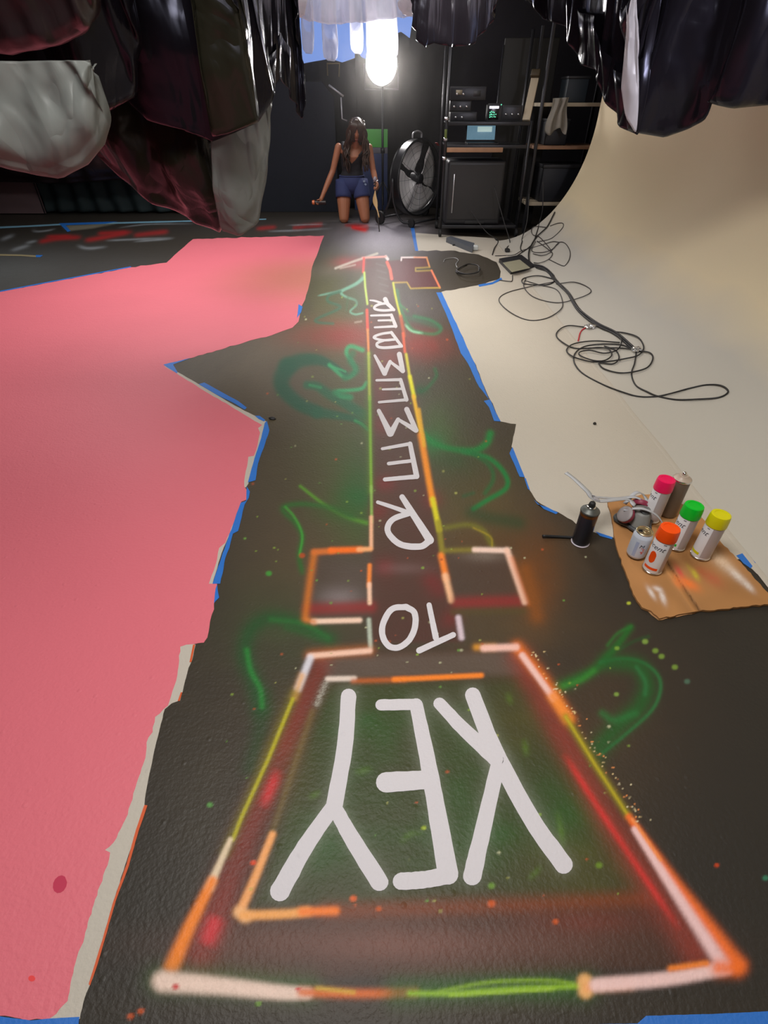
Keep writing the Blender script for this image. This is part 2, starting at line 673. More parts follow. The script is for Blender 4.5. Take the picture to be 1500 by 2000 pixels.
B(*zB((470, 470))[0], 50, 18, (56, 90, 38), .6)
S(zB((1010, 545), (1120, 530), (1200, 560), (1245, 640)), 12, (130, 130, 34), .55, 2)
S(zB((1150, 545), (1235, 590), (1245, 640)), 4, (170, 150, 40), .7, 2)

S([(645, 1248), (590, 1220), (530, 1207), (490, 1230), (478, 1280), (495, 1330), (512, 1385)], 34, (34, 84, 42), .75, 2, w2=40)
S([(512, 1360), (508, 1430), (492, 1500)], 40, (36, 74, 38), .6, 2)
S([(482, 1270), (490, 1310), (508, 1345), (512, 1380)], 12, (44, 135, 56), .8, 2)
S([(640, 1245), (590, 1218), (530, 1210)], 12, (44, 120, 52), .5, 2)
S([(560, 1225), (640, 1250)], 16, (40, 96, 44), .5)

S(zF((280, 485), (400, 430), (500, 370), (600, 260), (690, 140)), 26, (36, 108, 40), .85, 2, w2=16)
S(zF((300, 480), (400, 445), (480, 390)), 12, (60, 140, 50), .7, 2)
S(zF((560, 240), (620, 170), (700, 130)), 7, (44, 125, 50), .6, 2)
S(zF((640, 260), (720, 215), (800, 190)), 8, (36, 90, 44), .5)
S(zF((520, 340), (640, 320), (760, 340), (850, 410), (870, 500), (820, 620), (680, 750), (520, 880)), 8, (50, 120, 66), .85, 2)
S(zF((560, 340), (700, 350), (770, 400), (790, 500), (740, 610), (640, 700), (500, 850)), 36, (34, 96, 40), .8, 2, w2=44)
S(zF((730, 370), (780, 450), (780, 530)), 9, (50, 120, 66), .7, 2)
S(zF((530, 640), (600, 680), (720, 640)), 16, (46, 118, 58), .7, 2)
S(zF((480, 850), (520, 950)), 18, (40, 84, 40), .5)

# shaft of the key: dull brown fill
F([(713, 503), (757, 505), (800, 700), (903, 1255), (724, 1255), (720, 800)], (86, 52, 46), .85, 5, .3)
B(740, 560, 20, 30, (104, 92, 88), .5)
B(745, 760, 22, 60, (120, 56, 48), .5)
B(760, 700, 22, 20, (150, 60, 50), .5)
for cx, cy in ((745, 830), (752, 945), (742, 1000), (845, 975), (752, 1108), (842, 1135), (880, 1210), (858, 1150)):
    B(cx, cy, 20, 18, (128, 40, 42), .6)
B(790, 1110, 50, 12, (120, 94, 90), .5)
B(760, 600, 12, 14, (60, 50, 52), .5)
for k in range(5):
    S([(735 + 2 * k, 515 + 13 * k), (752 + 2 * k, 520 + 13 * k)], 3, (120, 112, 112), .4, 2)

# bow of the key
F(zA((905, 290), (1020, 280), (1020, 264), (1222, 260), (1245, 342), (1135, 348), (1130, 372), (1262, 368), (1325, 508), (1090, 512), (1060, 465), (950, 465), (935, 430)), (98, 44, 50), .97, 2, .12)
S(zA((1015, 285), (1018, 262), (1120, 260)), 3.5, (240, 225, 225), 1, 4, smooth=False)
S(zA((1120, 260), (1222, 262)), 3.5, (240, 170, 140), 1, 4, smooth=False)
S(zA((1222, 262), (1246, 340)), 3.5, (225, 150, 90), 1, 4, smooth=False)
S(zA((1246, 342), (1132, 347), (1132, 372), (1262, 368)), 3.2, (175, 150, 70), .95, 4, smooth=False)
S(zA((1262, 368), (1330, 508)), 4, (240, 130, 90), 1, 4, smooth=False)
S(zA((1330, 508), (1092, 514), (1062, 464), (950, 466)), 3.2, (190, 160, 70), .95, 4, smooth=False)
S(zA((900, 300), (925, 360), (938, 435)), 6, (250, 105, 84), 1, 4, smooth=False)
S(zA((890, 255), (905, 275)), 6, (245, 225, 225), 1, 4)

# long lines of the shaft
LN = dict(p=3, smooth=False)
S(zA((700, 265), (890, 255)), 4, (250, 170, 160), 1, **LN)
S(zA((712, 270), (706, 380)), 5, (240, 80, 70), 1, **LN)
S(zA((715, 385), (722, 500), (740, 640)), 4.5, (190, 215, 100), 1, **LN)
S(zA((736, 690), (742, 850)), 5.5, (245, 80, 56), 1, **LN)
S(zA((742, 850), (750, 1050)), 5, (240, 150, 80), .95, **LN)
S([(720, 690), (722, 800), (724, 960)], 14, (90, 140, 40), .5, 2)
S([(720, 690), (722, 780)], 6, (175, 190, 70), .95, **LN)
S([(722, 775), (725, 960)], 6, (130, 180, 50), .95, **LN)
S([(725, 950), (726, 1020)], 6, (150, 190, 90), .9, **LN)
S([(725, 1010), (725, 1070)], 8, (250, 190, 150), 1, **LN)
S(zA((950, 470), (965, 560), (985, 650), (1010, 740)), 4.5, (200, 205, 60), 1, **LN)
S(zA((1010, 740), (1040, 900)), 7, (190, 90, 46), .9, **LN)
S(zA((1030, 880), (1045, 1030)), 6, (230, 100, 60), .9, **LN)
S(zA((1055, 1050), (1085, 1240)), 6, (215, 205, 60), 1, **LN)
S(zA((1085, 1230), (1120, 1400)), 8, (240, 235, 20), 1, **LN)
S(zA((1115, 1390), (1190, 1750)), 8, (250, 195, 30), 1, **LN)
S([(822, 850), (836, 930), (846, 985)], 13, (250, 150, 30), 1, **LN)
S([(818, 800), (828, 870)], 8, (240, 180, 40), .9, **LN)
S([(845, 975), (858, 1035)], 11, (225, 215, 30), 1, **LN)
S([(856, 1020), (864, 1080)], 12, (150, 140, 40), .85, **LN)
S([(862, 1085), (872, 1130)], 14, (255, 140, 50), 1, **LN)
S([(870, 1125), (882, 1172)], 14, (253, 195, 150), 1, **LN)

# cross guards
F(zB((340, 665), (635, 655), (635, 1005), (300, 1010)), (82, 68, 62), .75, 8, .2)
B(665, 1165, 40, 22, (140, 128, 128), .8)
B(680, 1120, 40, 30, (96, 82, 76), .6)
S(zB((320, 955), (630, 945)), 26, (150, 44, 44), .75, 2.5)
S(zB((345, 680), (322, 830), (300, 1000)), 15, (215, 120, 40), .8, 2)
S(zB((345, 668), (440, 662)), 13, (225, 120, 50), .9, **LN)
S(zB((430, 660), (580, 655)), 13, (255, 118, 30), 1, **LN)
S(zB((570, 655), (630, 652)), 10, (255, 180, 120), 1, **LN)
S(zB((340, 1018), (575, 1012)), 11, (253, 215, 190), 1, **LN)
S(zB((310, 1010), (345, 1020)), 12, (220, 130, 60), .8, 2)
S(zB((626, 735), (622, 840)), 9, (250, 140, 60), 1, **LN)
S(zB((624, 830), (626, 925)), 9, (253, 205, 175), 1, **LN)
F(zB((1010, 670), (1320, 665), (1400, 940), (1060, 960)), (78, 62, 55), .75, 8, .2)
B(945, 1085, 40, 12, (130, 116, 104), .7)
S(zB((1070, 925), (1390, 915)), 26, (150, 44, 44), .75, 2.5)
S(zB((1010, 660), (1160, 656)), 11, (140, 128, 44), .8, 2)
S(zB((1155, 656), (1320, 660)), 11, (253, 218, 200), 1, **LN)
S(zB((1320, 660), (1365, 790), (1410, 920)), 13, (253, 205, 180), 1, **LN)
S(zB((1345, 700), (1430, 930)), 10, (230, 120, 50), .5, 2)
S(zB((1410, 760), (1470, 990)), 34, (150, 84, 26), .65, 2)
S(zB((1050, 970), (1400, 965)), 16, (86, 76, 40), .6)
S(zB((622, 1010), (630, 1150)), 9, (200, 210, 190), .85, **LN)
S(zB((1074, 1000), (1090, 1100)), 12, (226, 205, 215), .95, **LN)

# tip of the key
F([(612, 1275), (1010, 1265), (1410, 1890), (330, 1920)], (86, 54, 40), .6, 10, .35)
F([(640, 1330), (1010, 1325), (1270, 1745), (490, 1775)], (64, 70, 38), .95, 16, .25)
F([(620, 1285), (1010, 1272), (1020, 1318), (640, 1325)], (108, 94, 84), .65, 8, .3)
for cx, cy, rx, ry in ((720, 1420, 90, 60), (900, 1480, 70, 110), (640, 1640, 70, 60), (800, 1640, 120, 60), (960, 1640, 60, 60), (1100, 1600, 70, 90), (740, 1520, 80, 60)):
    B(cx, cy, rx, ry, (46, 92, 36), .6, cloud=.8)
for cx, cy, rx, ry in ((1010, 1400, 60, 60), (1120, 1690, 100, 60), (560, 1480, 40, 90)):
    B(cx, cy, rx, ry, (96, 86, 36), .5, cloud=.8)
for p_ in (((990, 1350), (1000, 1380)), ((1088, 1580), (1096, 1625), (1100, 1660)), ((1030, 1720), (1060, 1690)), ((1022, 1440), (1030, 1480)), ((780, 1650), (800, 1630), (830, 1625)), ((690, 1510), (730, 1500)), ((600, 1560), (630, 1545))):
    S(p_, 13, (96, 135, 40), .5, 2, fade=.5, cloud=.4)
S([(640, 1780), (800, 1775), (1000, 1768), (1270, 1755)], 38, (136, 66, 30), .7, 2)
B(800, 1845, 360, 40, (122, 80, 68), .85, cloud=.3)
B(1150, 1800, 130, 26, (130, 60, 46), .5)
S([(628, 1295), (545, 1480), (470, 1660), (390, 1860)], 42, (140, 54, 44), .75, 2.2, w2=70, cloud=.4)
S([(545, 1500), (512, 1580)], 22, (222, 58, 62), .85, 2, cloud=.4, fade=.3)
S([(425, 1785), (400, 1850)], 34, (215, 55, 62), .8, 2, cloud=.5, fade=.25)
S([(1015, 1285), (1110, 1460), (1220, 1650), (1360, 1860)], 52, (150, 62, 50), .75, 2.2, w2=70, cloud=.4)
S([(1100, 1470), (1190, 1610), (1330, 1820)], 14, (225, 56, 52), .8, 2, cloud=.4, fade=.15)
# outline
S([(606, 1280), (660, 1274), (722, 1270)], 22, (220, 120, 50), .5, 2, smooth=False)
S([(606, 1281), (722, 1271)], 12, (252, 205, 180), 1, **LN)
S([(606, 1285), (582, 1345)], 15, (226, 222, 230), .95, **LN)
S([(590, 1320), (575, 1362)], 14, (235, 170, 90), .8, 2)
S([(575, 1355), (500, 1530), (440, 1665)], 22, (120, 120, 30), .6, 2, smooth=False)
S([(572, 1365), (525, 1480), (470, 1600), (455, 1640)], 8, (190, 180, 40), .9, **LN)
S([(450, 1640), (408, 1735)], 11, (240, 215, 180), .95, 3, w2=18, smooth=False)
S([(415, 1720), (370, 1810), (335, 1890)], 20, (255, 140, 45), 1, 3, w2=32, smooth=False)
S([(315, 1915), (420, 1918), (560, 1930), (600, 1932)], 60, (70, 105, 44), .6, 2)
S([(318, 1917), (430, 1926), (545, 1938), (600, 1940)], 44, (245, 215, 198), 1, 4, w2=26)
S([(590, 1938), (700, 1941), (810, 1938)], 20, (228, 112, 40), .95, 2.2)
S([(620, 1930), (690, 1938)], 10, (225, 190, 60), .7, 2)
S([(780, 1938), (950, 1930), (1140, 1928)], 60, (52, 100, 34), .75, 2)
S([(800, 1940), (890, 1940), (1000, 1932), (1130, 1926)], 12, (150, 195, 45), .95, 2)
S([(860, 1936), (960, 1918), (1070, 1915), (1120, 1922)], 9, (140, 180, 44), .8, 2)
S([(880, 1944), (980, 1938), (1080, 1932)], 7, (170, 210, 60), .8, 2)
S([(1142, 1916), (1144, 1936)], 30, (253, 190, 120), 1, 4, smooth=False)
S([(1150, 1928), (1230, 1922)], 20, (250, 160, 90), .8, 2)
S([(1165, 1924), (1300, 1912), (1420, 1890)], 30, (252, 212, 206), 1, 4)
S([(1310, 1892), (1380, 1882)], 14, (255, 140, 50), .95, 2.5)
S([(1010, 1264), (1060, 1325), (1112, 1405)], 24, (255, 130, 40), .85, 2, smooth=False)
S([(930, 1264), (965, 1264)], 14, (220, 150, 50), .9, 2)
S([(945, 1266), (1008, 1264)], 15, (252, 200, 185), 1, **LN)
S([(1020, 1280), (1082, 1365)], 13, (250, 205, 195), 1, **LN)
S([(1080, 1360), (1108, 1402)], 22, (255, 150, 60), .95, 2.5)
S([(1105, 1400), (1160, 1490), (1225, 1590)], 16, (150, 140, 30), .8, 2, smooth=False)
S([(1105, 1400), (1160, 1490), (1225, 1590)], 6, (200, 180, 40), .8, 2, smooth=False)
S([(1228, 1595), (1310, 1715), (1440, 1885)], 14, (255, 120, 50), 1, 2.6, w2=36, smooth=False)
S([(1240, 1620), (1330, 1760), (1412, 1885)], 14, (250, 208, 206), 1, 3, w2=30, smooth=False)
S([(1405, 1890), (1440, 1890)], 34, (255, 118, 40), .9, 2.2)
S([(1235, 1600), (1290, 1680)], 7, (255, 150, 80), 1, 2.5, smooth=False)
S([(640, 1326), (692, 1325)], 11, (240, 220, 205), .95, **LN)
S([(690, 1330), (790, 1327)], 11, (200, 100, 40), .8, 2, smooth=False)
S([(770, 1327), (940, 1319)], 11, (255, 138, 40), 1, **LN)
S([(636, 1335), (618, 1375)], 14, (215, 215, 200), .55, 2, grain=.9)
S([(610, 1390), (530, 1630)], 14, (130, 110, 60), .5, 2)
S([(532, 1630), (500, 1710), (470, 1778)], 15, (255, 175, 105), 1, 3, w2=19, smooth=False)
S([(468, 1782), (480, 1790)], 26, (252, 190, 130), 1, 3)
S([(475, 1788), (560, 1785), (600, 1780)], 20, (253, 175, 95), 1, 3)
S([(590, 1781), (655, 1779)], 19, (255, 130, 40), 1, 2.6)
# white halos of the letters
for pts_ in ((zC((585, 245), (570, 450), (525, 690), (305, 1045)),), (zC((525, 700), (710, 1005)),), (zC((860, 285), (900, 500), (990, 960)),), (zC((1090, 245), (1180, 470), (1460, 935)),), (zC((1190, 520), (1090, 980)),), (zC((955, 280), (1180, 500)),)):
    S(pts_[0], 42, (180, 182, 168), .28, 2, smooth=False)

# the second mural along the back edge: red and white sweeps
RD = (168, 40, 42)
for p_, w_ in ((((75, 473), (110, 466), (160, 463)), 8), (((90, 462), (140, 461)), 6), (((165, 470), (200, 464), (260, 452)), 8), (((190, 456), (250, 453)), 7), (((260, 460), (330, 452)), 8), (((500, 447), (540, 443)), 7), (((570, 446), (632, 438)), 8), (((690, 442), (722, 447)), 11), (((672, 440), (720, 441)), 6)):
    S(p_, w_ * 1.15, RD, .8, 2, cloud=.5, fade=.12)
S([(690, 444), (712, 449)], 9, (215, 40, 40), 1, 2.4)
for p_, w_ in ((((66, 444), (70, 452), (95, 450), (108, 446)), 4), (((150, 478), (170, 485), (210, 482)), 6), (((205, 470), (250, 468), (340, 464)), 4), (((260, 472), (340, 466)), 4), (((230, 445), (290, 438), (380, 437)), 3), (((400, 444), (480, 440)), 3), (((520, 452), (580, 450), (650, 446)), 4), (((560, 440), (640, 438)), 3), (((0, 470), (28, 458)), 8), (((20, 490), (60, 478)), 8), (((50, 475), (72, 470)), 6)):
    S(p_, w_ * .9, (165, 172, 178), .55, 2, fade=.3, cloud=.3)
F([(134, 451), (122, 440), (225, 437), (180, 446)], (140, 135, 118), .8, 2)

# splatter
for px, py, r, c in ((343, 1927, 6, RED), (582, 1932, 4, RED), (1400, 1690, 4, (200, 70, 30)), (495, 1685, 5, (230, 80, 40)), (690, 1755, 6, (230, 100, 30)), (740, 1775, 5, (200, 90, 30)), (960, 1765, 7, (210, 90, 30)), (1085, 1800, 5, (210, 90, 30)), (255, 1985, 6, (190, 80, 30)), (275, 1975, 6, (190, 80, 30)), (960, 1730, 6, (110, 150, 50)), (828, 1617, 4, (170, 190, 60)), (410, 1572, 5, (90, 150, 70)), (1260, 1253, 5, (130, 160, 70)), (1280, 1271, 5, (120, 150, 60)), (1292, 1282, 5, (120, 150, 60)), (1318, 1303, 5, (120, 150, 60)), (1205, 1266, 4, (120, 160, 60)), (1204, 1356, 4, (130, 160, 70)), (1342, 1331, 5, (80, 110, 90)), (1170, 1690, 6, (110, 140, 40)), (525, 1120, 5, (70, 150, 60)), (590, 1085, 5, (180, 80, 40)), (505, 1960, 5, (110, 150, 50)), (1228, 1178, 3, (190, 200, 60)), (1495, 1715, 5, (60, 130, 100))):
    S([(px - 1, py), (px + 1, py)], r * 2, c, .95, 4, smooth=False, grain=0)
for k in range(170):
    px, py = random.uniform(430, 1280), random.uniform(860, 1800)
    if random.random() < .5:
        px = random.gauss(730, 120)
        py = random.uniform(560, 1300)
    c = random.choice(((150, 180, 70), (170, 170, 90), (190, 90, 50), (110, 160, 70), (200, 200, 160)))
    S([(px, py), (px + 1, py)], random.uniform(2, 5) * (.5 + py / 2000), c, random.uniform(.5, .9), 4, smooth=False, grain=0)
for k in range(90):
    t = random.random()
    x0, y0 = 1025 + 215 * t, 1280 + 340 * t
    d = abs(random.gauss(0, 11))
    S([(x0 + 8 + d, y0 - 8), (x0 + 9 + d, y0 - 8)], random.uniform(1.2, 3.2), random.choice(((250, 235, 190), (240, 210, 150), (255, 160, 90))), .9, 4, smooth=False, grain=0)

nx, ny = len(xs), len(ys)
V = np.empty((ny, nx, 3), np.float32)
V[..., 0] = xs[None, :]
V[..., 1] = ys[:, None]
V[..., 2] = 0
idx = np.arange(nx * ny, dtype=np.int32).reshape(ny, nx)
Q = np.stack([idx[:-1, :-1], idx[:-1, 1:], idx[1:, 1:], idx[1:, :-1]], -1).reshape(-1, 4)
me = bpy.data.meshes.new('floor')
me.vertices.add(nx * ny)
me.vertices.foreach_set('co', V.ravel())
me.loops.add(Q.size)
me.loops.foreach_set('vertex_index', Q.ravel())
me.polygons.add(len(Q))
me.polygons.foreach_set('loop_start', np.arange(0, Q.size, 4, dtype=np.int32))
me.polygons.foreach_set('loop_total', np.full(len(Q), 4, np.int32))
me.update(calc_edges=True)
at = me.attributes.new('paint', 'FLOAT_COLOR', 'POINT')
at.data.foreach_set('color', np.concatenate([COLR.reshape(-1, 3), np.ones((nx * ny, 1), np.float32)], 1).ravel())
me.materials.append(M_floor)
floor = bpy.data.objects.new('floor', me)
link(floor)
tag(floor, 'black painted studio floor with a long sprayed key mural', kind='structure')


def jag(poly, amp, step=9, closed=True):
    """ragged torn or brushed edge"""
    out = []
    n = len(poly)
    for i in range(n if closed else n - 1):
        a, b = Vector(poly[i]), Vector(poly[(i + 1) % n])
        L = (b - a).length
        k = max(1, int(L / step))
        nr = Vector((-(b - a).y, (b - a).x)) / (L + 1e-6)
        for j in range(k):
            q = a.lerp(b, j / k)
            if j:
                q = q + nr * noise.noise((q.x * .13, q.y * .13, 2.2)) * amp * (.5 + q.y / 1500)
            out.append((q.x, q.y))
    return out


def patch(name, poly, z, m, parent=None, amp=1.5, thick=0.0004, fn=None):
    """a thin film of paint or tape on the floor with a real edge"""
    P = jag(poly, amp) if amp else poly
    top = [(fn or flo)(x, y, z) for x, y in P]
    tri = tessellate_polygon([[Vector((p.x, p.y, 0)) for p in top]])
    n = len(top)
    verts = top + [p - Vector((0, 0, thick)) for p in top]
    faces = [t for t in tri] + [(i, (i + 1) % n, n + (i + 1) % n, n + i) for i in range(n)]
    return pydata(name, verts, faces, m, parent, smooth=False)


pink = [(-520, 694), (0, 570), (90, 553), (160, 540), (255, 522), (325, 513), (350, 490), (377, 467), (500, 463), (633, 460), (622, 490), (610, 520), (606, 548), (596, 585), (588, 600), (583, 628), (571, 640), (530, 655), (488, 665), (440, 680), (370, 700), (322, 712), (322, 716), (350, 733), (400, 764), (450, 793), (505, 826), (512, 830), (504, 836), (508, 845), (503, 870), (496, 890), (485, 892), (480, 920), (477, 950), (484, 960), (483, 975), (471, 980), (469, 1000), (460, 1010), (457, 1020), (440, 1060), (428, 1070), (422, 1100), (413, 1125), (408, 1140), (424, 1140), (420, 1170), (418, 1190), (410, 1215), (405, 1245), (398, 1255), (378, 1258), (352, 1263), (350, 1290), (344, 1330), (328, 1378), (303, 1400), (298, 1430), (290, 1440), (284, 1480), (270, 1520), (255, 1570), (245, 1600), (222, 1645), (205, 1660), (215, 1665), (210, 1690), (195, 1730), (180, 1775), (165, 1830), (150, 1870), (140, 1910), (132, 1955), (110, 1980), (95, 1990), (60, 1992), (0, 1984), (-700, 1960)]
tag(patch('pink_paint', pink, .0010, M_pink, floor, 2.2), 'large pink painted area with ragged edge')
blot = [(117 + 14 * math.cos(k * .5), 1727 + 17 * math.sin(k * .5) - 4 * math.cos(k * .5)) for k in range(12)]
patch('paint_blot', blot, .0013, mat('crimson_paint', lin((198, 52, 84)), .5), floor, .8, .0002)
blot2 = [(62 + 7 * math.cos(k * .6), 1911 + 6 * math.sin(k * .6)) for k in range(10)]
patch('paint_blot', blot2, .0013, mat('scarlet_paint', lin((240, 70, 70)), .5), floor, .8, .0002)
for si, st in enumerate(([(322, 712), (340, 722), (400, 757), (460, 793), (520, 823), (515, 838), (500, 850), (400, 775), (318, 718)],
           [(519, 824), (512, 850), (505, 872), (497, 895), (485, 945), (480, 952), (470, 950), (475, 880), (495, 840)],
           [(462, 1008), (450, 1040), (433, 1080), (415, 1140), (402, 1141), (415, 1090), (440, 1040)],
           [(382, 1259), (375, 1290), (368, 1305), (352, 1368), (335, 1374), (322, 1385), (305, 1450), (290, 1520), (283, 1560), (282, 1572), (270, 1612), (250, 1672), (225, 1750), (205, 1830), (185, 1900), (165, 1950), (156, 1990), (90, 2004), (120, 1900), (170, 1780), (205, 1650), (240, 1560), (280, 1420), (330, 1290), (345, 1252)])):
    tag(patch('bare_strip', st, .0005 + .00007 * si, M_cream, floor, .8), 'strip of bare off-white floor')
cream = [(812, 455), (816, 490), (880, 489), (935, 497), (970, 512), (978, 530), (976, 545), (935, 557), (862, 570), (895, 640), (925, 705), (957, 780), (978, 823), (1008, 828), (1005, 845), (999, 872), (1012, 900), (1033, 955), (1048, 978), (1068, 990), (1090, 1000), (1118, 1016), (1140, 1034), (1200, 1050), (1300, 1100), (1445, 1092), (1470, 1112), (1500, 1140), (1560, 1190)]
cp = [flo(x, y, .0007) for x, y in jag(cream, 2.0, closed=False)]
cp += [Vector((XC + .02, .6, .0007)), Vector((XC + .02, 7.1, .0007))]
tri = tessellate_polygon([[Vector((p.x, p.y, 0)) for p in cp]])
pydata('off_white_paint', cp + [p - Vector((0, 0, .0006)) for p in cp], list(tri) + [(i, (i + 1) % len(cp), len(cp) + (i + 1) % len(cp), len(cp) + i) for i in range(len(cp))], M_cream, floor, smooth=False)['label'] = 'off-white floor in front of the cove'


# ------------------------------------------------------------------ painted letters
def add_ribbon(bm, pts, w0, w1, z, smooth=True):
    P = cat_rom([(q[0], q[1], 0) for q in pts], 7) if smooth and len(pts) > 2 else None
    if P is None:
        P = []
        for a, b in zip(pts, pts[1:]):
            for k in range(8):
                P.append(Vector((a[0] + (b[0] - a[0]) * k / 8, a[1] + (b[1] - a[1]) * k / 8, 0)))
        P.append(Vector((pts[-1][0], pts[-1][1], 0)))
    n = len(P)
    L, R = [], []
    for i, p in enumerate(P):
        t = (P[min(n - 1, i + 1)] - P[max(0, i - 1)]).normalized()
        nr = Vector((-t.y, t.x, 0))
        g = i / (n - 1)
        h = .5 * (w0 + (w1 - w0) * g)
        jl = 1 + .07 * noise.noise((p.x * .11, p.y * .11, 1))
        jr = 1 + .07 * noise.noise((p.x * .11, p.y * .11, 8))
        L.append(p + nr * h * jl)
        R.append(p - nr * h * jr)
        if i == 0:
            capa = [p - t * h * math.sin(a) + nr * h * math.cos(a) for a in (PI * k / 8 for k in range(1, 8))]
        if i == n - 1:
            capb = [p + t * h * math.sin(a) - nr * h * math.cos(a) for a in (PI * k / 8 for k in range(1, 8))]
    vl = [bm.verts.new(flo(q.x, q.y, z + 4e-6 * i)) for i, q in enumerate(L)]
    vr = [bm.verts.new(flo(q.x, q.y, z + 4e-6 * i)) for i, q in enumerate(R)]
    for i in range(n - 1):
        bm.faces.new((vl[i], vl[i + 1], vr[i + 1], vr[i]))
    bm.faces.new([vl[0]] + [bm.verts.new(flo(q.x, q.y, z)) for q in capa] + [vr[0]])
    bm.faces.new([vr[-1]] + [bm.verts.new(flo(q.x, q.y, z + 4e-6 * n)) for q in capb] + [vl[-1]])


def letter(ch, strokes):
    bm = bmesh.new()
    for i, (pts, w0, w1, sm) in enumerate(strokes):
        add_ribbon(bm, pts, w0, w1, .0011 + .00006 * i, sm)
    for f in bm.faces:
        if f.normal.z < 0:
            f.normal_flip()
    return tag(obj('painted_letter', bm, M_letter, floor, smooth=False), 'white sprayed letter ' + ch)


letter('R', [(zA((885, 602), (905, 640), (955, 688)), 9, 6, 0), (zA((955, 688), (870, 693), (805, 683), (800, 662), (840, 642), (905, 634)), 5, 5, 1), (zA((850, 632), (800, 615), (762, 610)), 5, 3, 1)])
letter('E', [(zA((770, 735), (935, 730)), 4, 5, 0), (zA((935, 730), (970, 822)), 6, 7, 0), (zA((830, 775), (945, 772)), 4, 4, 0), (zA((800, 831), (970, 822)), 4, 5, 0)])
letter('B', [(zA((935, 872), (1018, 984)), 6, 6, 0), (zA((935, 872), (850, 885), (792, 912), (860, 935), (960, 930)), 5, 5, 1), (zA((880, 935), (820, 960), (830, 990), (900, 996), (1018, 984)), 5, 6, 1)])
letter('M', [(zA((1000, 1050), (1028, 1185)), 10, 9, 0), (zA((1028, 1188), (925, 1110)), 8, 5, 0), (zA((925, 1110), (880, 1205)), 7, 9, 0), (zA((880, 1205), (800, 1060)), 10, 5, 0)])
letter('E', [(zA((815, 1262), (1010, 1256)), 5, 6, 0), (zA((1010, 1256), (1058, 1420)), 7, 8, 0), (zA((865, 1336), (1030, 1330)), 4, 5, 0), (zA((835, 1440), (1058, 1420)), 5, 6, 0)])
letter('M', [(zA((1060, 1498), (1135, 1665)), 10, 9, 0), (zA((1135, 1668), (990, 1580)), 10, 6, 0), (zA((990, 1580), (930, 1695)), 8, 12, 0), (zA((925, 1695), (833, 1510)), 13, 8, 0)])
letter('E', [(zB((690, 146), (830, 121)), 6, 7, 0), (zB((830, 121), (863, 285)), 9, 11, 0), (zB((722, 221), (845, 206)), 7, 7, 0), (zB((703, 301), (863, 287)), 8, 9, 0)])
letter('R', [(zB((790, 390), (930, 608)), 11, 16, 0), (zB((930, 610), (880, 640), (780, 628), (718, 565), (740, 505), (830, 470)), 13, 11, 1), (zB((820, 468), (740, 440), (667, 416)), 9, 7, 1)])
letter('T', [(zB((926, 935), (960, 1100)), 10, 12, 0), (zB((1048, 1086), (876, 1165)), 11, 12, 0)])
letter('O', [(zB((810, 945), (740, 955), (697, 1020), (690, 1085), (720, 1140), (770, 1150), (825, 1112), (855, 1045), (852, 975), (810, 945)), 12, 12, 1)])
letter('K', [(zC((1090, 245), (1180, 470), (1330, 750), (1460, 935)), 30, 36, 1), (zC((955, 280), (1060, 390), (1185, 505)), 24, 30, 1), (zC((1195, 520), (1130, 800), (1088, 982)), 28, 36, 1)])
letter('E', [(zC((860, 285), (905, 500), (945, 720), (990, 975)), 26, 40, 1), (zC((717, 285), (860, 283)), 22, 22, 0), (zC((738, 600), (915, 588)), 40, 36, 0), (zC((800, 1003), (900, 995), (990, 978)), 34, 34, 1)])
letter('Y', [(zC((585, 250), (570, 450), (528, 690)), 30, 32, 1), (zC((528, 690), (410, 860), (305, 1045)), 28, 38, 1), (zC((528, 700), (600, 830), (710, 1005)), 28, 36, 1)])


# ------------------------------------------------------------------ masking tape
def tape(poly, label, m=None, z=.0018, amp=1.0, surf_fn=None):
    o = patch('masking_tape', poly, z, m or M_tape, None, amp, .0004)
    return tag(o, label, 'tape', 'masking tape pieces stuck along the painted floor edges')


tape([(319, 712), (345, 706), (372, 699), (338, 712), (347, 727), (345, 729)], 'blue tape corner at the pointed tip of the pink paint notch')
tape([(388, 750), (399, 747), (430, 764), (465, 783), (482, 796), (478, 800), (460, 789), (420, 769)], 'blue tape strip on the slanting pink edge past the notch tip')
tape([(498, 812), (507, 812), (518, 820), (516, 823), (505, 818)], 'tiny blue tape scrap just before the corner of the slanting pink edge')
tape([(517, 826), (521, 822), (526, 840), (515, 875), (504, 905), (499, 938), (484, 942), (497, 895), (510, 856)], 'wide blue tape strip from the corner of the slanting pink edge')
tape([(482, 950), (488, 960), (486, 972), (478, 985), (472, 1010), (465, 1037), (455, 1042), (448, 1070), (440, 1090), (430, 1140), (415, 1140), (435, 1080), (455, 1025), (462, 1003), (470, 982), (481, 978)], 'longest ragged blue tape strip on the pink edge beside the green squiggle')
tape([(424, 1141), (428, 1167), (420, 1175), (418, 1178), (421, 1150)], 'small blue tape scrap below the longest strip on the pink edge')
tape([(-60, 1978), (0, 1985), (60, 1993), (100, 1989), (155, 1986), (150, 2030), (-60, 2030)], 'blue tape across the bottom left corner under the pink paint', amp=.4)
tape([(1110, 2001), (1245, 1999), (1262, 1984), (1400, 1980), (1520, 1974), (1520, 2040), (1110, 2040)], 'blue tape across the bottom right corner on black paint', amp=.4)
tape([(0, 568), (90, 551), (160, 538), (256, 520), (256, 521.8), (160, 539.8), (90, 552.8), (0, 570)], 'thin blue tape line on the far edge of the pink paint', amp=0, z=.0022)
tape([(583, 594), (591, 599), (588, 610), (580, 621)], 'small blue tape scrap on the right end of the pink paint')
tape([(852, 571), (863, 571), (895, 640), (925, 705), (955, 780), (936, 756), (930, 745), (914, 710), (900, 690), (880, 635), (870, 610)], 'long blue tape strip along the off-white floor by the cables')
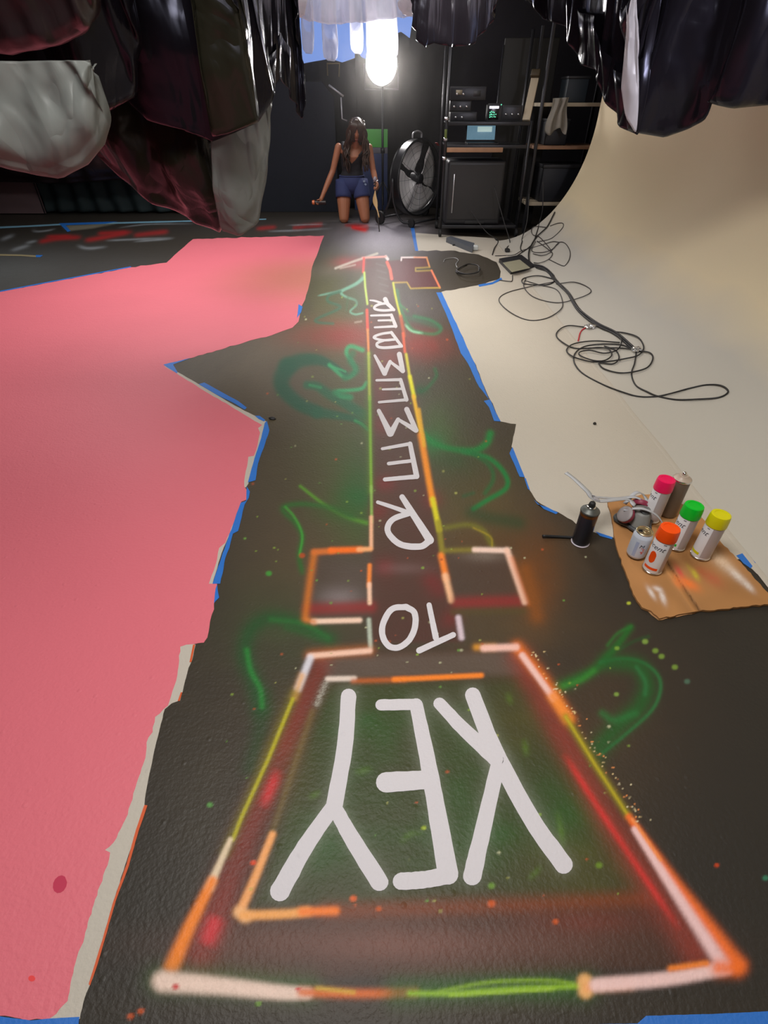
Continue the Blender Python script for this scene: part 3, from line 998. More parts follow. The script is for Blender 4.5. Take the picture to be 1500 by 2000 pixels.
tape([(945, 783), (957, 780), (967, 803), (978, 823), (965, 822), (955, 795)], 'short blue tape piece by the black square bump of the off-white edge')
tape([(995, 885), (1001, 873), (1012, 900), (1025, 932), (1015, 931)], 'blue tape piece just past the black square bump towards the cans')
tape([(1024, 934), (1031, 955), (1035, 957), (1027, 934)], 'thin dark blue tape sliver on the off-white edge', amp=0)
tape([(1043, 976), (1050, 985), (1070, 991), (1090, 1001), (1086, 1004), (1062, 994)], 'narrow blue tape sliver on the off-white edge near the black can')
tape([(1163, 1038), (1196, 1049), (1196, 1053), (1172, 1047)], 'blue tape bit between the black can and the cardboard', amp=0)
tape([(1438, 1085), (1454, 1079), (1476, 1099), (1466, 1110), (1452, 1100)], 'blue tape scrap past the right edge of the cardboard')
tape([(934, 556), (962, 551), (979, 542), (981, 546), (962, 555), (936, 560)], 'blue tape strip below the small flat monitor', amp=.5)
tape([(801, 440), (808, 440), (817, 490), (811, 490)], 'blue tape strip on the floor by the fan wheel', amp=.3)
tape([(-40, 444), (60, 440), (115, 437), (300, 432), (520, 427), (520, 429), (300, 435), (115, 440), (60, 443), (-40, 448)], 'long pale blue tape line along the foot of the back curtains', M_tape_pale, amp=.3)
tape([(115, 436), (230, 432.5), (205, 437), (128, 440), (138, 451), (132, 453)], 'bright blue tape hook on the floor before the teal curtain', amp=0, z=.0024)
tape([(-30, 495.5), (40, 497), (70, 499), (70, 502), (40, 500), (-30, 499)], 'thin tan tape strip on the black floor at far left', mat('tan_tape', lin((150, 138, 105)), .6), amp=.3)
tape([(70, 498), (84, 498.5), (78, 502), (70, 502)], 'tiny blue tape end of the tan strip at far left', amp=0)
tape([(377, 1259), (381, 1259), (374, 1293), (370, 1293)], 'short orange tape sliver under the pink edge', M_tape_orange, amp=0)
tape([(353, 1352), (356, 1352), (351, 1369), (347, 1369)], 'tiny orange tape sliver on the bare strip', M_tape_orange, amp=0)
tape([(282, 1572), (288, 1573), (270, 1625), (252, 1690), (226, 1760), (206, 1830), (190, 1885), (176, 1925), (173, 1922), (186, 1880), (202, 1828), (222, 1758), (247, 1688), (265, 1622)], 'long orange tape line along the bare off-white strip', M_tape_orange, amp=.3)


# ------------------------------------------------------------------ room shell
def cove_mat():
    m = floor_mat('cove_paint', (.5, .5, .5), 0.6, 0, spec=0.3)
    nt = m.node_tree
    b = nt.nodes['Principled BSDF']
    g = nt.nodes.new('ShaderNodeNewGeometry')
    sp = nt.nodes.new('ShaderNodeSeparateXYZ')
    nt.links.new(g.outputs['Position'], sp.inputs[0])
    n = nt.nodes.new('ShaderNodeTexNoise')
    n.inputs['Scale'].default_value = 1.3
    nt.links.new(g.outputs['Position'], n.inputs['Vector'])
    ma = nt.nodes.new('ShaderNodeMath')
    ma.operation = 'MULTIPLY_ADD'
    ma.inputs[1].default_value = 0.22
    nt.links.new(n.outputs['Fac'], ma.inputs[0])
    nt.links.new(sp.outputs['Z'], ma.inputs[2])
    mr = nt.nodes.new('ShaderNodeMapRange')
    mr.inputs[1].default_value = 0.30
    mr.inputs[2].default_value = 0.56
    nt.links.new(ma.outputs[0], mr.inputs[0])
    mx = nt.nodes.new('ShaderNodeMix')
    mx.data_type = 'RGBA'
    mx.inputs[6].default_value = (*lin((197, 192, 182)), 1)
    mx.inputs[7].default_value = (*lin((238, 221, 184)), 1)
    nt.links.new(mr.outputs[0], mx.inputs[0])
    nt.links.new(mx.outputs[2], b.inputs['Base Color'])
    for nd in nt.nodes:
        if nd.type == 'BUMP':
            nd.inputs['Strength'].default_value = 0.18
    return m


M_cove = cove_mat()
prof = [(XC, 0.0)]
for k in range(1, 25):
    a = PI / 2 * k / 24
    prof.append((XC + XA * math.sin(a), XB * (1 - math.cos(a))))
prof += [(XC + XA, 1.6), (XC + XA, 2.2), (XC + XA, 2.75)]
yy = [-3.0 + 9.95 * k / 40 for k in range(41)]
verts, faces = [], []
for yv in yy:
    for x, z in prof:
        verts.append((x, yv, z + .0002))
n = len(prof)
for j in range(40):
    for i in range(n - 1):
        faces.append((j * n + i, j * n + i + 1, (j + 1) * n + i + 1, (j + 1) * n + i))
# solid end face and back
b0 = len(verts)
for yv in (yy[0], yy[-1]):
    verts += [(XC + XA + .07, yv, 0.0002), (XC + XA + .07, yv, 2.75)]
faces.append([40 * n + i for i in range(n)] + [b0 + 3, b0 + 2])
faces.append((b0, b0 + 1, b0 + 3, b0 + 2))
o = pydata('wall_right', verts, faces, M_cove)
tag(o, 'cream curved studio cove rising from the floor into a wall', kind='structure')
o.modifiers.new('edges', 'EDGE_SPLIT').split_angle = 0.6
# folded crease where the floor lining meets the cove
bm = bmesh.new()
for k in range(60):
    y0 = .6 + 6.2 * k / 59
sx = [(XC - .012, 0.0009), (XC, .0035), (XC + .014, .0012)]
rows = []
for k in range(90):
    y0 = .6 + 6.2 * k / 89
    w_ = .008 * noise.noise((0, y0 * 3, 1))
    rows.append([bm.verts.new((x + w_, y0, z)) for x, z in sx])
for a, b in zip(rows, rows[1:]):
    for i in range(2):
        bm.faces.new((a[i], a[i + 1], b[i + 1], b[i]))
tag(obj('trim_1', bm, M_cream), 'raised seam along the foot of the cove', kind='structure')

HX0, HX1, HZ0, HZ1 = -1.5, 0.72, 1.62, 2.60
bm = bmesh.new()
add_box(bm, ((-7.1 + HX0) / 2, 9.66, 1.375), (HX0 + 7.1, .12, 2.75))
add_box(bm, ((4.4 + HX1) / 2, 9.66, 1.375), (4.4 - HX1, .12, 2.75))
add_box(bm, ((HX0 + HX1) / 2, 9.66, HZ0 / 2), (HX1 - HX0, .12, HZ0))
add_box(bm, ((HX0 + HX1) / 2, 9.66, (HZ1 + 2.75) / 2), (HX1 - HX0, .12, 2.75 - HZ1))
tag(obj('wall_back', bm, M_dark_wall, smooth=False), 'dark back wall with a high opening to the blue sky', kind='structure')
tag(obj('wall_left', box((-7.06, 3.35, 1.375), (.12, 12.7, 2.75), 0), M_black_wall, smooth=False), 'black left wall', kind='structure')
tag(obj('wall_front', box((-1.3, -3.06, 1.375), (11.6, .12, 2.75), 0), M_dark_wall, smooth=False), 'dark wall behind the camera', kind='structure')
tag(obj('wall_far_right', box((4.46, 3.35, 1.375), (.12, 12.7, 2.75), 0), M_black_wall, smooth=False), 'black wall beyond the end of the cove', kind='structure')
tag(obj('ceiling', box((-1.3, 3.35, 2.8), (11.6, 12.8, .1), 0), M_black_wall, smooth=False), 'black studio ceiling', kind='structure')
bm = bmesh.new()
for c, s in (((HX0 + .03, 9.66, 2.11), (.06, .14, .98)), ((HX1 - .03, 9.66, 2.11), (.06, .14, .98)), ((-.39, 9.66, HZ0 + .03), (2.2, .14, .06)), ((-.39, 9.66, HZ1 - .03), (2.2, .14, .06))):
    add_box(bm, c, s, .005)
tag(obj('window_1', bm, M_black_wall, smooth=False), 'dark frame of the high opening to the sky', kind='structure')


# ------------------------------------------------------------------ hanging cloth and plastic
def plastic(name, col, rough, spec=.5, stretch=(9, 9, 3.0), bstr=.55, bdist=.02):
    m = mat(name, col, rough, spec=spec)
    nt = m.node_tree
    b = nt.nodes['Principled BSDF']
    tc = nt.nodes.new('ShaderNodeTexCoord')
    mp = nt.nodes.new('ShaderNodeMapping')
    mp.inputs['Scale'].default_value = stretch
    nt.links.new(tc.outputs['Object'], mp.inputs[0])
    n = nt.nodes.new('ShaderNodeTexNoise')
    n.inputs['Scale'].default_value = 1.0
    n.inputs['Detail'].default_value = 2.5
    n.inputs['Distortion'].default_value = .6
    nt.links.new(mp.outputs[0], n.inputs['Vector'])
    # folding the noise about its middle gives sharp film creases
    s1 = nt.nodes.new('ShaderNodeMath')
    s1.operation = 'SUBTRACT'
    s1.inputs[1].default_value = .5
    s2 = nt.nodes.new('ShaderNodeMath')
    s2.operation = 'ABSOLUTE'
    nt.links.new(n.outputs['Fac'], s1.inputs[0])
    nt.links.new(s1.outputs[0], s2.inputs[0])
    bp = nt.nodes.new('ShaderNodeBump')
    bp.inputs['Strength'].default_value = bstr
    bp.inputs['Distance'].default_value = bdist * 5
    vo = nt.nodes.new('ShaderNodeTexVoronoi')
    vo.inputs['Scale'].default_value = 1.9
    mv = nt.nodes.new('ShaderNodeMix')
    mv.data_type = 'VECTOR'
    mv.inputs[0].default_value = .35
    nt.links.new(mp.outputs[0], mv.inputs[4])
    nt.links.new(n.outputs['Color'], mv.inputs[5])
    nt.links.new(mv.outputs[1], vo.inputs['Vector'])
    ad = nt.nodes.new('ShaderNodeMath')
    ad.operation = 'MULTIPLY_ADD'
    ad.inputs[1].default_value = .30
    nt.links.new(vo.outputs['Distance'], ad.inputs[0])
    nt.links.new(s2.outputs[0], ad.inputs[2])
    nt.links.new(ad.outputs[0], bp.inputs['Height'])
    nt.links.new(bp.outputs[0], b.inputs['Normal'])
    return m, nt, b, bp


M_film = plastic('black_plastic_film', (.008, .007, .010), .22, .26, (3.5, 3.5, 1.3), .3, .03)[0]
M_film_olive = plastic('dark_olive_plastic_film', (.020, .019, .012), .27, .32, (4, 4, 3), .3, .03)[0]
M_film_brown = plastic('plum_tinted_film', (.018, .010, .012), .34, .55, (4, 4, 2), .3, .02)[0]  # plum: valance's own colour, pink floor reflection put into the top left swag


for m_ in (M_film, M_film_olive):
    m_.node_tree.nodes['Principled BSDF'].inputs['Specular Tint'].default_value = (.72, .74, 1, 1)


def frosted(name, col, clear, rough):
    m, nt, b, bp = plastic(name, col, rough, .3, (4, 4, 3), .85)
    tl = nt.nodes.new('ShaderNodeBsdfTranslucent')
    tl.inputs[0].default_value = (*col, 1)
    tr = nt.nodes.new('ShaderNodeBsdfTransparent')
    m1 = nt.nodes.new('ShaderNodeMixShader')
    m1.inputs[0].default_value = .45
    m2 = nt.nodes.new('ShaderNodeMixShader')
    m2.inputs[0].default_value = clear
    nt.links.new(bp.outputs[0], tl.inputs['Normal'])
    nt.links.new(b.outputs[0], m1.inputs[1])
    nt.links.new(tl.outputs[0], m1.inputs[2])
    nt.links.new(m1.outputs[0], m2.inputs[1])
    nt.links.new(tr.outputs[0], m2.inputs[2])
    nt.links.new(m2.outputs[0], nt.nodes['Material Output'].inputs[0])
    return m


M_frost = frosted('frosted_grey_film', (.35, .37, .35), .3, .36)
M_frost_white = frosted('frosted_white_film', (.70, .68, .72), .25, .25)
M_clear = frosted('clear_film_strip', (.74, .74, .82), .66, .25)


def sheet(name, label, cat, outline, Y, zt, m, folds=9, amp=.035, belly=.12, r=.03, seed=0, N=72, M=34, crumple=.03, xpull=.0, group=None, parent=None, back=.2, lean=0.0):
    """film hung from above: its lower outline is given in order from the upper left round to the upper right"""
    r0 = r
    Ya, Yb = Y if isinstance(Y, tuple) else (Y, Y)
    P = [Vector(q) for q in outline]
    L = [0]
    for a, b in zip(P, P[1:]):
        L.append(L[-1] + (b - a).length)
    cols = []
    for i in range(N):
        t = L[-1] * i / (N - 1)
        k = 0
        while k < len(L) - 2 and L[k + 1] < t:
            k += 1
        q = P[k].lerp(P[k + 1], (t - L[k]) / max(1e-6, L[k + 1] - L[k]))
        g = (q.x - P[0].x) / (P[-1].x - P[0].x)
        cols.append(atY(q.x, q.y, Ya + (Yb - Ya) * min(1.1, max(-.1, g))))
    xl, xr = cols[0].x, cols[-1].x
    tn = Vector((xr - xl, Yb - Ya)).normalized()
    verts = []
    nrow = M + 1 + 7 + 3
    for i, c in enumerate(cols):
        u = i / (N - 1)
        xt = xl + (xr - xl) * u
        xt += ((xl + xr) / 2 - xt) * xpull
        fo = math.sin(2 * PI * folds * (u + .35 * noise.noise((u * 4, seed, .3)))) + .5 * math.sin(2 * PI * folds * 2.3 * u + seed)
        edge = math.sin(PI * u) ** .5 if 0 < u < 1 else 0
        zb = min(c.z, zt - .02)
        r = min(r0, (zt - zb) * .25)
        for j in range(M + 1):
            s = j / M
            x = xt + (c.x - xt) * s ** .85
            z = zt + (zb + r - zt) * s
            dsp = fo * amp * (.35 + .65 * s)
            x -= tn.y * dsp
            y = c.y + tn.x * dsp - belly * edge * math.sin(PI * min(1, s) ** 2.2) + lean * (1 - s)
            y += crumple * (noise.noise((x * 5, z * 4, seed)) + .45 * noise.noise((x * 14, z * 11, seed + 4)))
            x += .4 * crumple * noise.noise((x * 6, z * 6, seed + 9)) * (1 - s)
            verts.append((x, y, z))
        yb = verts[-1][1]
        for k in range(1, 8):
            a = PI * k / 7
            verts.append((verts[-k][0], yb + r * (1 - math.cos(a)), zb + r * (1 - math.sin(a))))
        for k in range(1, 4):
            z = zb + r + min(back, (zt - zb) * .5) * k / 3
            verts.append((verts[-7 - k][0] + (xt - c.x) * .1 * k, yb + 2 * r + .01 * k, z))
    faces = []
    for i in range(N - 1):
        for j in range(nrow - 1):
            a = i * nrow + j
            faces.append((a, a + 1, a + nrow + 1, a + nrow))
    o = pydata(name, verts, faces, m, parent)
    so = o.modifiers.new('film', 'SOLIDIFY')
    so.thickness = .0015
    return tag(o, label, cat, group)


GR = 'black plastic sheets hung from the ceiling'
sheet('plastic_sheet', 'black plastic swag, tinted plum for the pink floor reflection, bulging from the top left corner', 'plastic sheet', [(-170, -40), (-140, 88), (0, 105), (90, 87), (160, 52), (186, -40)], 2.2, 2.7, M_film_brown, 5, .012, .16, .06, 1, crumple=.02, group=GR)
sheet('plastic_sheet', 'grey frosted plastic sheet with crumpled bag-like bottom at left edge', 'plastic sheet', [(-150, 128), (-150, 335), (0, 326), (60, 345), (110, 352), (160, 325), (195, 285), (202, 245), (178, 118)], 2.0, 1.415, M_frost, 3, .015, .04, .03, 2, crumple=.03)
sheet('plastic_sheet', 'black plastic sheet behind the grey frosted sheet at left edge', 'plastic sheet', [(-160, -40), (-160, 290), (100, 285), (175, 250), (215, 190), (210, -40)], 2.97, 2.7, M_film, 7, .03, .1, .03, 3, group=GR)
sheet('plastic_sheet', 'narrow dark plastic bag shape with one bright edge beside the plum tinted swag', 'plastic sheet', [(150, -40), (166, 80), (186, 205), (212, 218), (246, 188), (263, 60), (256, -40)], 2.66, 2.7, M_film, 2, .05, .12, .04, 4, group=GR)
sheet('plastic_sheet', 'widest black plastic sheet hanging left of the shiny pleats', 'plastic sheet', [(236, -40), (243, 200), (290, 236), (350, 252), (408, 278), (450, 262), (502, 240), (530, 190), (490, -40)], 3.2, 2.7, M_film, 2, .03, .1, .03, 5, crumple=.025, group=GR)
sheet('plastic_sheet', 'brownish black plastic fold between the widest sheet and the shiny pleats', 'plastic sheet', [(398, -40), (405, 120), (410, 268), (440, 262), (500, 238), (485, 100), (470, -40)], 2.92, 2.7, M_film_olive, 2, .03, .08, .03, 15, crumple=.03, group=GR)
sheet('plastic_sheet', 'very shiny pleated black plastic ending in three points left of the opening', 'plastic sheet', [(440, -40), (482, 100), (498, 180), (508, 208), (522, 208), (538, 184), (546, 150), (560, 172), (578, 206), (586, 232), (594, 228), (594, 185), (580, 60), (572, -40)], (2.6, 4.5), 2.7, M_film, 9, .011, .0, .005, 6, N=170, crumple=.024, group=GR)
sheet('plastic_sheet', 'low dark olive plastic sheet with a pinkish slanting hem', 'plastic sheet', [(176, 190), (186, 305), (232, 350), (300, 400), (380, 440), (424, 458), (442, 420), (440, 200)], 3.62, 2.0, M_film_olive, 3, .035, .2, .06, 7, crumple=.04, group=GR)
sheet('plastic_sheet', 'pale frosted plastic tail hanging lowest beside the olive sheet', 'plastic sheet', [(426, 215), (424, 380), (430, 452), (468, 462), (500, 440), (514, 360), (523, 280), (526, 205)], 3.42, 1.75, M_frost, 3, .02, .1, .035, 8, crumple=.04)
sheet('plastic_sheet', 'black plastic swag with pleats right of the opening and lamp', 'plastic sheet', [(804, -40), (812, 62), (826, 94), (850, 84), (880, 92), (926, 86), (962, 42), (990, -40)], (5.3, 3.4), 2.7, M_film, 6, .015, .03, .02, 9, group=GR, crumple=.035)
sheet('plastic_sheet', 'glossy black plastic drape with bright hem creases above the cove edge', 'plastic sheet', [(1030, -40), (1060, 36), (1100, 50), (1122, 92), (1140, 126), (1170, 138), (1178, 182), (1208, 236), (1240, 264), (1236, 120), (1236, -40)], (4.6, 3.1), 2.7, M_film, 6, .016, .03, .015, 10, crumple=.035, N=120, group=GR)
sheet('plastic_sheet', 'narrow white frosted plastic strip between two black drapes on the right', 'plastic sheet', [(1226, 30), (1226, 110), (1217, 170), (1224, 230), (1242, 262), (1238, 205), (1239, 150), (1246, 108), (1238, 30)], 3.03, 1.66, M_frost_white, 1, .012, .02, .01, 11, N=40, crumple=.02)
sheet('plastic_sheet', 'large black plastic drape filling the top right corner', 'plastic sheet', [(1226, -40), (1240, 150), (1232, 222), (1246, 256), (1300, 270), (1345, 252), (1372, 238), (1388, 198), (1440, 212), (1520, 204), (1660, 200), (1690, -40)], (3.15, 2.5), 2.7, M_film, 4, .035, .10, .05, 12, N=150, crumple=.05, group=GR)
sheet('plastic_sheet', 'black plastic drape behind the glossy one at the top of the cove', 'plastic sheet', [(960, -60), (1000, -8), (1060, 14), (1120, 30), (1190, 20), (1240, -40)], 5.0, 2.7, M_film, 3, .05, .1, .03, 13, group=GR)
o = sheet('plastic_sheet', 'translucent plastic swag across the top of the sky opening', 'plastic sheet', [(540, -60), (560, 22), (600, 40), (640, 46), (700, 44), (760, 36), (822, 30), (838, -60)], 6.4, 2.74, M_clear, 9, .05, .06, .02, 14)
for px_, py_ in ((577, 8), (800, 4)):
    c = atY(px_, py_, 6.3)
    bm = bmesh.new()
    bmesh.ops.create_icosphere(bm, subdivisions=3, radius=.075)
    for v in bm.verts:
        k = 1 + .45 * noise.noise(v.co * 17 + c)
        v.co = Vector((v.co.x * 1.2, v.co.y * .8, v.co.z)) * k + c
    obj('knot', bm, M_frost_white, o)['label'] = 'pale gathered knot of film'
for i, (a, b_, yb, sd) in enumerate(((590, 612, 104, 21), (630, 658, 118, 22), (684, 708, 104, 23), (716, 776, 112, 24))):
    sheet('plastic_strip', ('thin clear plastic strip at the left of the sky opening', 'pale plastic strip hanging over the middle of the sky opening', 'narrow clear plastic strip just left of the bright lamp', 'wide glowing plastic strip hanging over the bright lamp')[i], 'plastic strip',
          [(a - 4, -60), (a, yb - 20), (a + 3, yb), (b_, yb + 2), (b_ + 2, yb - 30), (b_ - 6, -60)], 8.78 - .06 * i, 2.74, M_clear, 2, .03, .02, .01, sd, N=30, crumple=.04)

# cloth
M_cloth_black = mat('black_curtain_cloth', (.010, .009, .010), .9, var=.3, bump=.2, bscale=30)
M_cloth_navy = mat('dark_navy_cloth', (.008, .011, .020), .85, var=.2, bump=.2, bscale=25)
M_cloth_teal = mat('dark_teal_cloth', (.026, .046, .05), .8, var=.3, bump=.3, bscale=20)


def curtain(name, label, top, zb, Y, m, folds, amp, N=90, M=14, seed=0, cat='curtain'):
    P = [atY(x, y_, Y) for x, y_ in top]
    L = [0]
    for a, b in zip(P, P[1:]):
        L.append(L[-1] + (b - a).length)
    verts, faces = [], []
    for i in range(N):
        t = L[-1] * i / (N - 1)
        k = 0
        while k < len(L) - 2 and L[k + 1] < t:
            k += 1
        c = P[k].lerp(P[k + 1], (t - L[k]) / max(1e-6, L[k + 1] - L[k]))
        u = c.x
        for j in range(M + 1):
            s = j / M
            verts.append((c.x + .02 * noise.noise((u * 3, s * 4, seed)), Y + amp * (math.sin(u * folds + seed + 1.4 * noise.noise((u, s * 1.5, seed))) + .5 * noise.noise((u * 6, s * 3, seed))), c.z + (zb - c.z) * s))
    for i in range(N - 1):
        for j in range(M):
            a = i * (M + 1) + j
            faces.append((a, a + 1, a + M + 2, a + M + 1))
    o = pydata(name, verts, faces, m)
    so = o.modifiers.new('cloth', 'SOLIDIFY')
    so.thickness = .006
    return tag(o, label, cat)


curtain('curtain', 'black curtain with ragged top edge under the sky opening', [(470, 128), (560, 124), (590, 125), (618, 119), (645, 115), (668, 122), (694, 113), (694, 103), (701, 104), (706, 112), (722, 119), (766, 118), (772, 66), (782, 62), (792, 68), (801, 75), (806, 40), (850, 36), (880, 36)], 0.01, 9.42, M_cloth_black, 16, .03, 200, seed=3)
curtain('curtain', 'dark teal curtain along the back at floor level on the left', [(62, 330), (180, 330), (420, 330)], .02, 8.95, M_cloth_teal, 22, .035, 160, seed=5)
curtain('curtain', 'black curtain behind the left sheets above the teal one', [(-360, 60), (520, 60)], .25, 9.3, M_cloth_black, 14, .04, 160, seed=8)
sheet('plastic_sheet', 'plum coloured valance low along the back wall at far left', 'plastic sheet', [(-220, 250), (-220, 362), (0, 356), (120, 360), (230, 352), (330, 342), (335, 250)], 8.5, 1.25, M_film_brown, 6, .02, .1, .04, 20)
p0 = atY(-60, 422, 8.82)
p1 = atY(88, 420, 8.82)
bm = bmesh.new()
add_box(bm, ((p0.x + p1.x) / 2, 8.86, .36), (p1.x - p0.x, .03, .70), .004)
t = empty('foam_board', ((p0.x + p1.x) / 2, 8.86, 0), 'mauve grey board leaning at the back wall on the far left', 'board')
obj('panel', bm, mat('mauve_board', lin((128, 106, 110)), .7, var=.1), t, world=True)
obj('edge_strip', box((p1.x - .006, 8.842, .36), (.012, .012, .70), .002), M_metal_dark, t, world=True)
# navy flat with a metal edge
p0, p1 = atY(490, 410, 9.05), atY(662, 410, 9.05)
zt = atY(560, 160, 9.05).z
t = empty('stage_flat', ((p0.x + p1.x) / 2, 9.1, 0), 'tall dark navy flat standing left of the kneeling woman', 'flat')
zr = atY(662, 190, 9.05).z
bm = bmesh.new()
F_ = [(p0.x, 0.004), (p1.x, 0.004), (p1.x, zr), (atY(628, 160, 9.05).x, atY(628, 160, 9.05).z), (p0.x, zt)]
a = [bm.verts.new((x, 9.05, z)) for x, z in F_]
b = [bm.verts.new((x, 9.12, z)) for x, z in F_]
bm.faces.new(a)
bm.faces.new(b[::-1])
for i in range(5):
    bm.faces.new((a[i], a[(i + 1) % 5], b[(i + 1) % 5], b[i]))
obj('panel', bm, M_cloth_navy, t, smooth=False, world=True)
M_pale_metal = mat('pale_metal_edge', (.5, .5, .52), .35, metal=.6)
obj('metal_edge', tube([atY(642, 166, 9.0), atY(671, 188, 9.0)], .012, 8), M_pale_metal, t, world=True)
obj('metal_edge', tube([atY(666, 190, 9.0), atY(668, 232, 9.0), atY(678, 236, 9.0)], .009, 8), M_pale_metal, t, world=True)
# bracket under the opening
bm = bmesh.new()
add_tube(bm, [atY(640, 148, 9.39), atY(639, 124, 9.39), atY(663, 124, 9.39), atY(662, 150, 9.39)], .011, 6)
tag(obj('bracket', bm, mat('brass_bracket', lin((120, 105, 70)), .5, metal=.4)), 'small pale square-cornered bracket under the sky opening', 'bracket')
# green and blue painted flat behind the woman
x0, x1 = atY(690, 300, 9.25).x, atY(757, 300, 9.25).x
zg, zm, zgt = atY(740, 288, 9.25).z, atY(740, 300, 9.25).z, atY(740, 252, 9.25).z
t = empty('painted_flat', ((x0 + x1) / 2, 9.25, 0), 'narrow flat painted green above blue behind the kneeling woman', 'flat')
obj('blue_panel', box(((x0 + x1) / 2, 9.27, zm / 2), (x1 - x0, .04, zm), .003), mat('deep_blue_paint', lin((38, 52, 92)), .6, var=.15), t, world=True)
obj('grey_panel', box(((x0 + x1) / 2, 9.27, (zm + zg) / 2), (x1 - x0, .04, zg - zm - .002), .003), mat('grey_paint', lin((92, 90, 100)), .6), t, world=True)
obj('green_panel', box(((x0 + x1) / 2, 9.27, (zg + zgt) / 2), (x1 - x0, .04, zgt - zg - .002), .003), mat('bright_green_paint', lin((82, 165, 72)), .6, var=.1), t, world=True)

# ------------------------------------------------------------------ lamp on a stand
lc = atY(745, 124, 8.95)
lx = lc.x
t = empty('work_light', (lx, 8.95, 0), 'glaring bright work light on a stand at the back of the room', 'lamp')
obj('pole', tube([(lx + .015, 9.0, .10), (lx + .012, 9.0, lc.z - .2)], .017, 10), M_metal_dark, t, world=True)
obj('collar', lathe([(.0, 0), (.03, 0), (.03, .06), (0, .06)], 12, Matrix.Translation((lx + .015, 9.0, .75))), M_metal_dark, t, world=True)
for k in range(3):
    a = 2 * PI * k / 3 + .5
    obj('leg', tube([(lx + .015, 9.0, .42), (lx + .015 + .24 * math.cos(a), 9.0 + .24 * math.sin(a), .012)], .010, 8), M_metal_dark, t, world=True)
rotl = Matrix.Rotation(math.radians(-6), 3, 'X')
LM = Matrix.Translation((lx, 9.0, lc.z)) @ Matrix.Rotation(PI / 2 - .1, 4, 'X') @ Matrix.Diagonal((1, 1.15, 1, 1))
hd = obj('lamp_head', lathe([(0, -.06), (.07, -.06), (.15, -.01), (.205, .06), (.212, .065), (.205, .07), (.19, .05), (0, .03)], 40, LM), M_metal_dark, t, angle=.8, world=True)
M_glow = mat('lit_lamp_panel', (1, 1, 1), .5, emit=(1.0, .95, .92), estr=95)
obj('light_panel', lathe([(0, .034), (.188, .052), (.19, .06), (.1, .068), (0, .07)], 36, LM), M_glow, t, world=True)
bm = bmesh.new()
add_tube(bm, [(lx - .225, 9.0, lc.z), (lx - .225, 9.03, lc.z - .26), (lx + .225, 9.03, lc.z - .26), (lx + .225, 9.0, lc.z)], .009, 8)
obj('yoke', bm, M_metal_dark, t, world=True)
# haze volume added round the lamp to give it a halo
hz = obj('halo_haze', box((-.1, 8.15, 1.36), (4.2, 2.4, 2.70), 0), None, smooth=False)
mh = bpy.data.materials.new('halo_haze')
mh.use_nodes = True
nh = mh.node_tree
nh.nodes.remove(nh.nodes['Principled BSDF'])
vh = nh.nodes.new('ShaderNodeVolumeScatter')
vh.inputs['Color'].default_value = (1, .97, .93, 1)
vh.inputs['Density'].default_value = .02
vh.inputs['Anisotropy'].default_value = .84
nh.links.new(vh.outputs[0], nh.nodes['Material Output'].inputs['Volume'])
hz.data.materials.append(mh)
tag(hz, 'thin haze added in the air for a halo around the bright lamp', 'haze', kind='stuff')

# ------------------------------------------------------------------ drum fan
fc = Vector((.43, 8.22, .52))
an = math.radians(46)
FM = Matrix.Translation(fc) @ Matrix.Rotation(an, 4, 'Z') @ Matrix.Rotation(PI / 2, 4, 'X')   # local +Z looks out of the fan's face
t = empty('drum_fan', (fc.x, fc.y, 0), 'large black drum fan with silver blades on wheels beside the rack', 'fan')
R_ = .43
obj('drum', lathe([(R_ - .012, -.08), (R_, -.08), (R_ + .01, -.07), (R_, -.06), (R_, .06), (R_ + .01, .07), (R_, .08), (R_ - .012, .08), (R_ - .02, .05), (R_ - .02, -.05), (R_ - .012, -.08)], 56, FM), mat('fan_drum_black', (.01, .01, .012), .3), t, angle=.7, world=True)
obj('hub', lathe([(0, .07), (.05, .07), (.065, .05), (.07, -.05), (0, -.05)], 28, FM), M_plastic_dark, t, angle=.7, world=True)
for k in range(4):
    bm = bmesh.new()
    a0 = 2 * PI * k / 4 + .35
    rows = []
    for i in range(9):
        r_ = .065 + (.40 - .065) * i / 8
        hw = (.35 + .42 * min(1, i / 4)) * (1 if i < 7 else .96)
        row = []
        for j in range(7):
            q = (j / 6 - .5) * 2
            a = a0 + q * hw * .95
            zz = .045 * q * (1 - .3 * i / 8) + .012 * (q * q)
            row.append(bm.verts.new(FM @ Vector((r_ * math.cos(a), r_ * math.sin(a), zz))))
        rows.append(row)
    for a, b in zip(rows, rows[1:]):
        for j in range(6):
            bm.faces.new((a[j], a[j + 1], b[j + 1], b[j]))
    o = obj('blade', bm, M_alu, t, world=True)
    o.modifiers.new('sheet', 'SOLIDIFY').thickness = .003
bm = bmesh.new()
for rr in (.10, .17, .24, .31, .37, .42):
    add_tube(bm, [FM @ Vector((rr * math.cos(2 * PI * k / 40), rr * math.sin(2 * PI * k / 40), .080)) for k in range(41)], .0014, 5, cap=False)
for k in range(12):
    a = 2 * PI * k / 12
    add_tube(bm, [FM @ Vector((.05 * math.cos(a), .05 * math.sin(a), .083)), FM @ Vector((.43 * math.cos(a), .43 * math.sin(a), .080))], .0016, 5)
obj('guard', bm, M_metal_dark, t, world=True)
obj('guard_badge', lathe([(0, .092), (.055, .092), (.06, .082), (0, .082)], 24, FM), M_plastic_dark, t, world=True)
back_bm = bmesh.new()
for rr in (.12, .22, .32, .42):
    add_tube(back_bm, [FM @ Vector((rr * math.cos(2 * PI * k / 40), rr * math.sin(2 * PI * k / 40), -.080)) for k in range(41)], .0017, 5, cap=False)
obj('rear_guard', back_bm, M_metal_dark, t, world=True)
cs, sn = math.cos(an), math.sin(an)


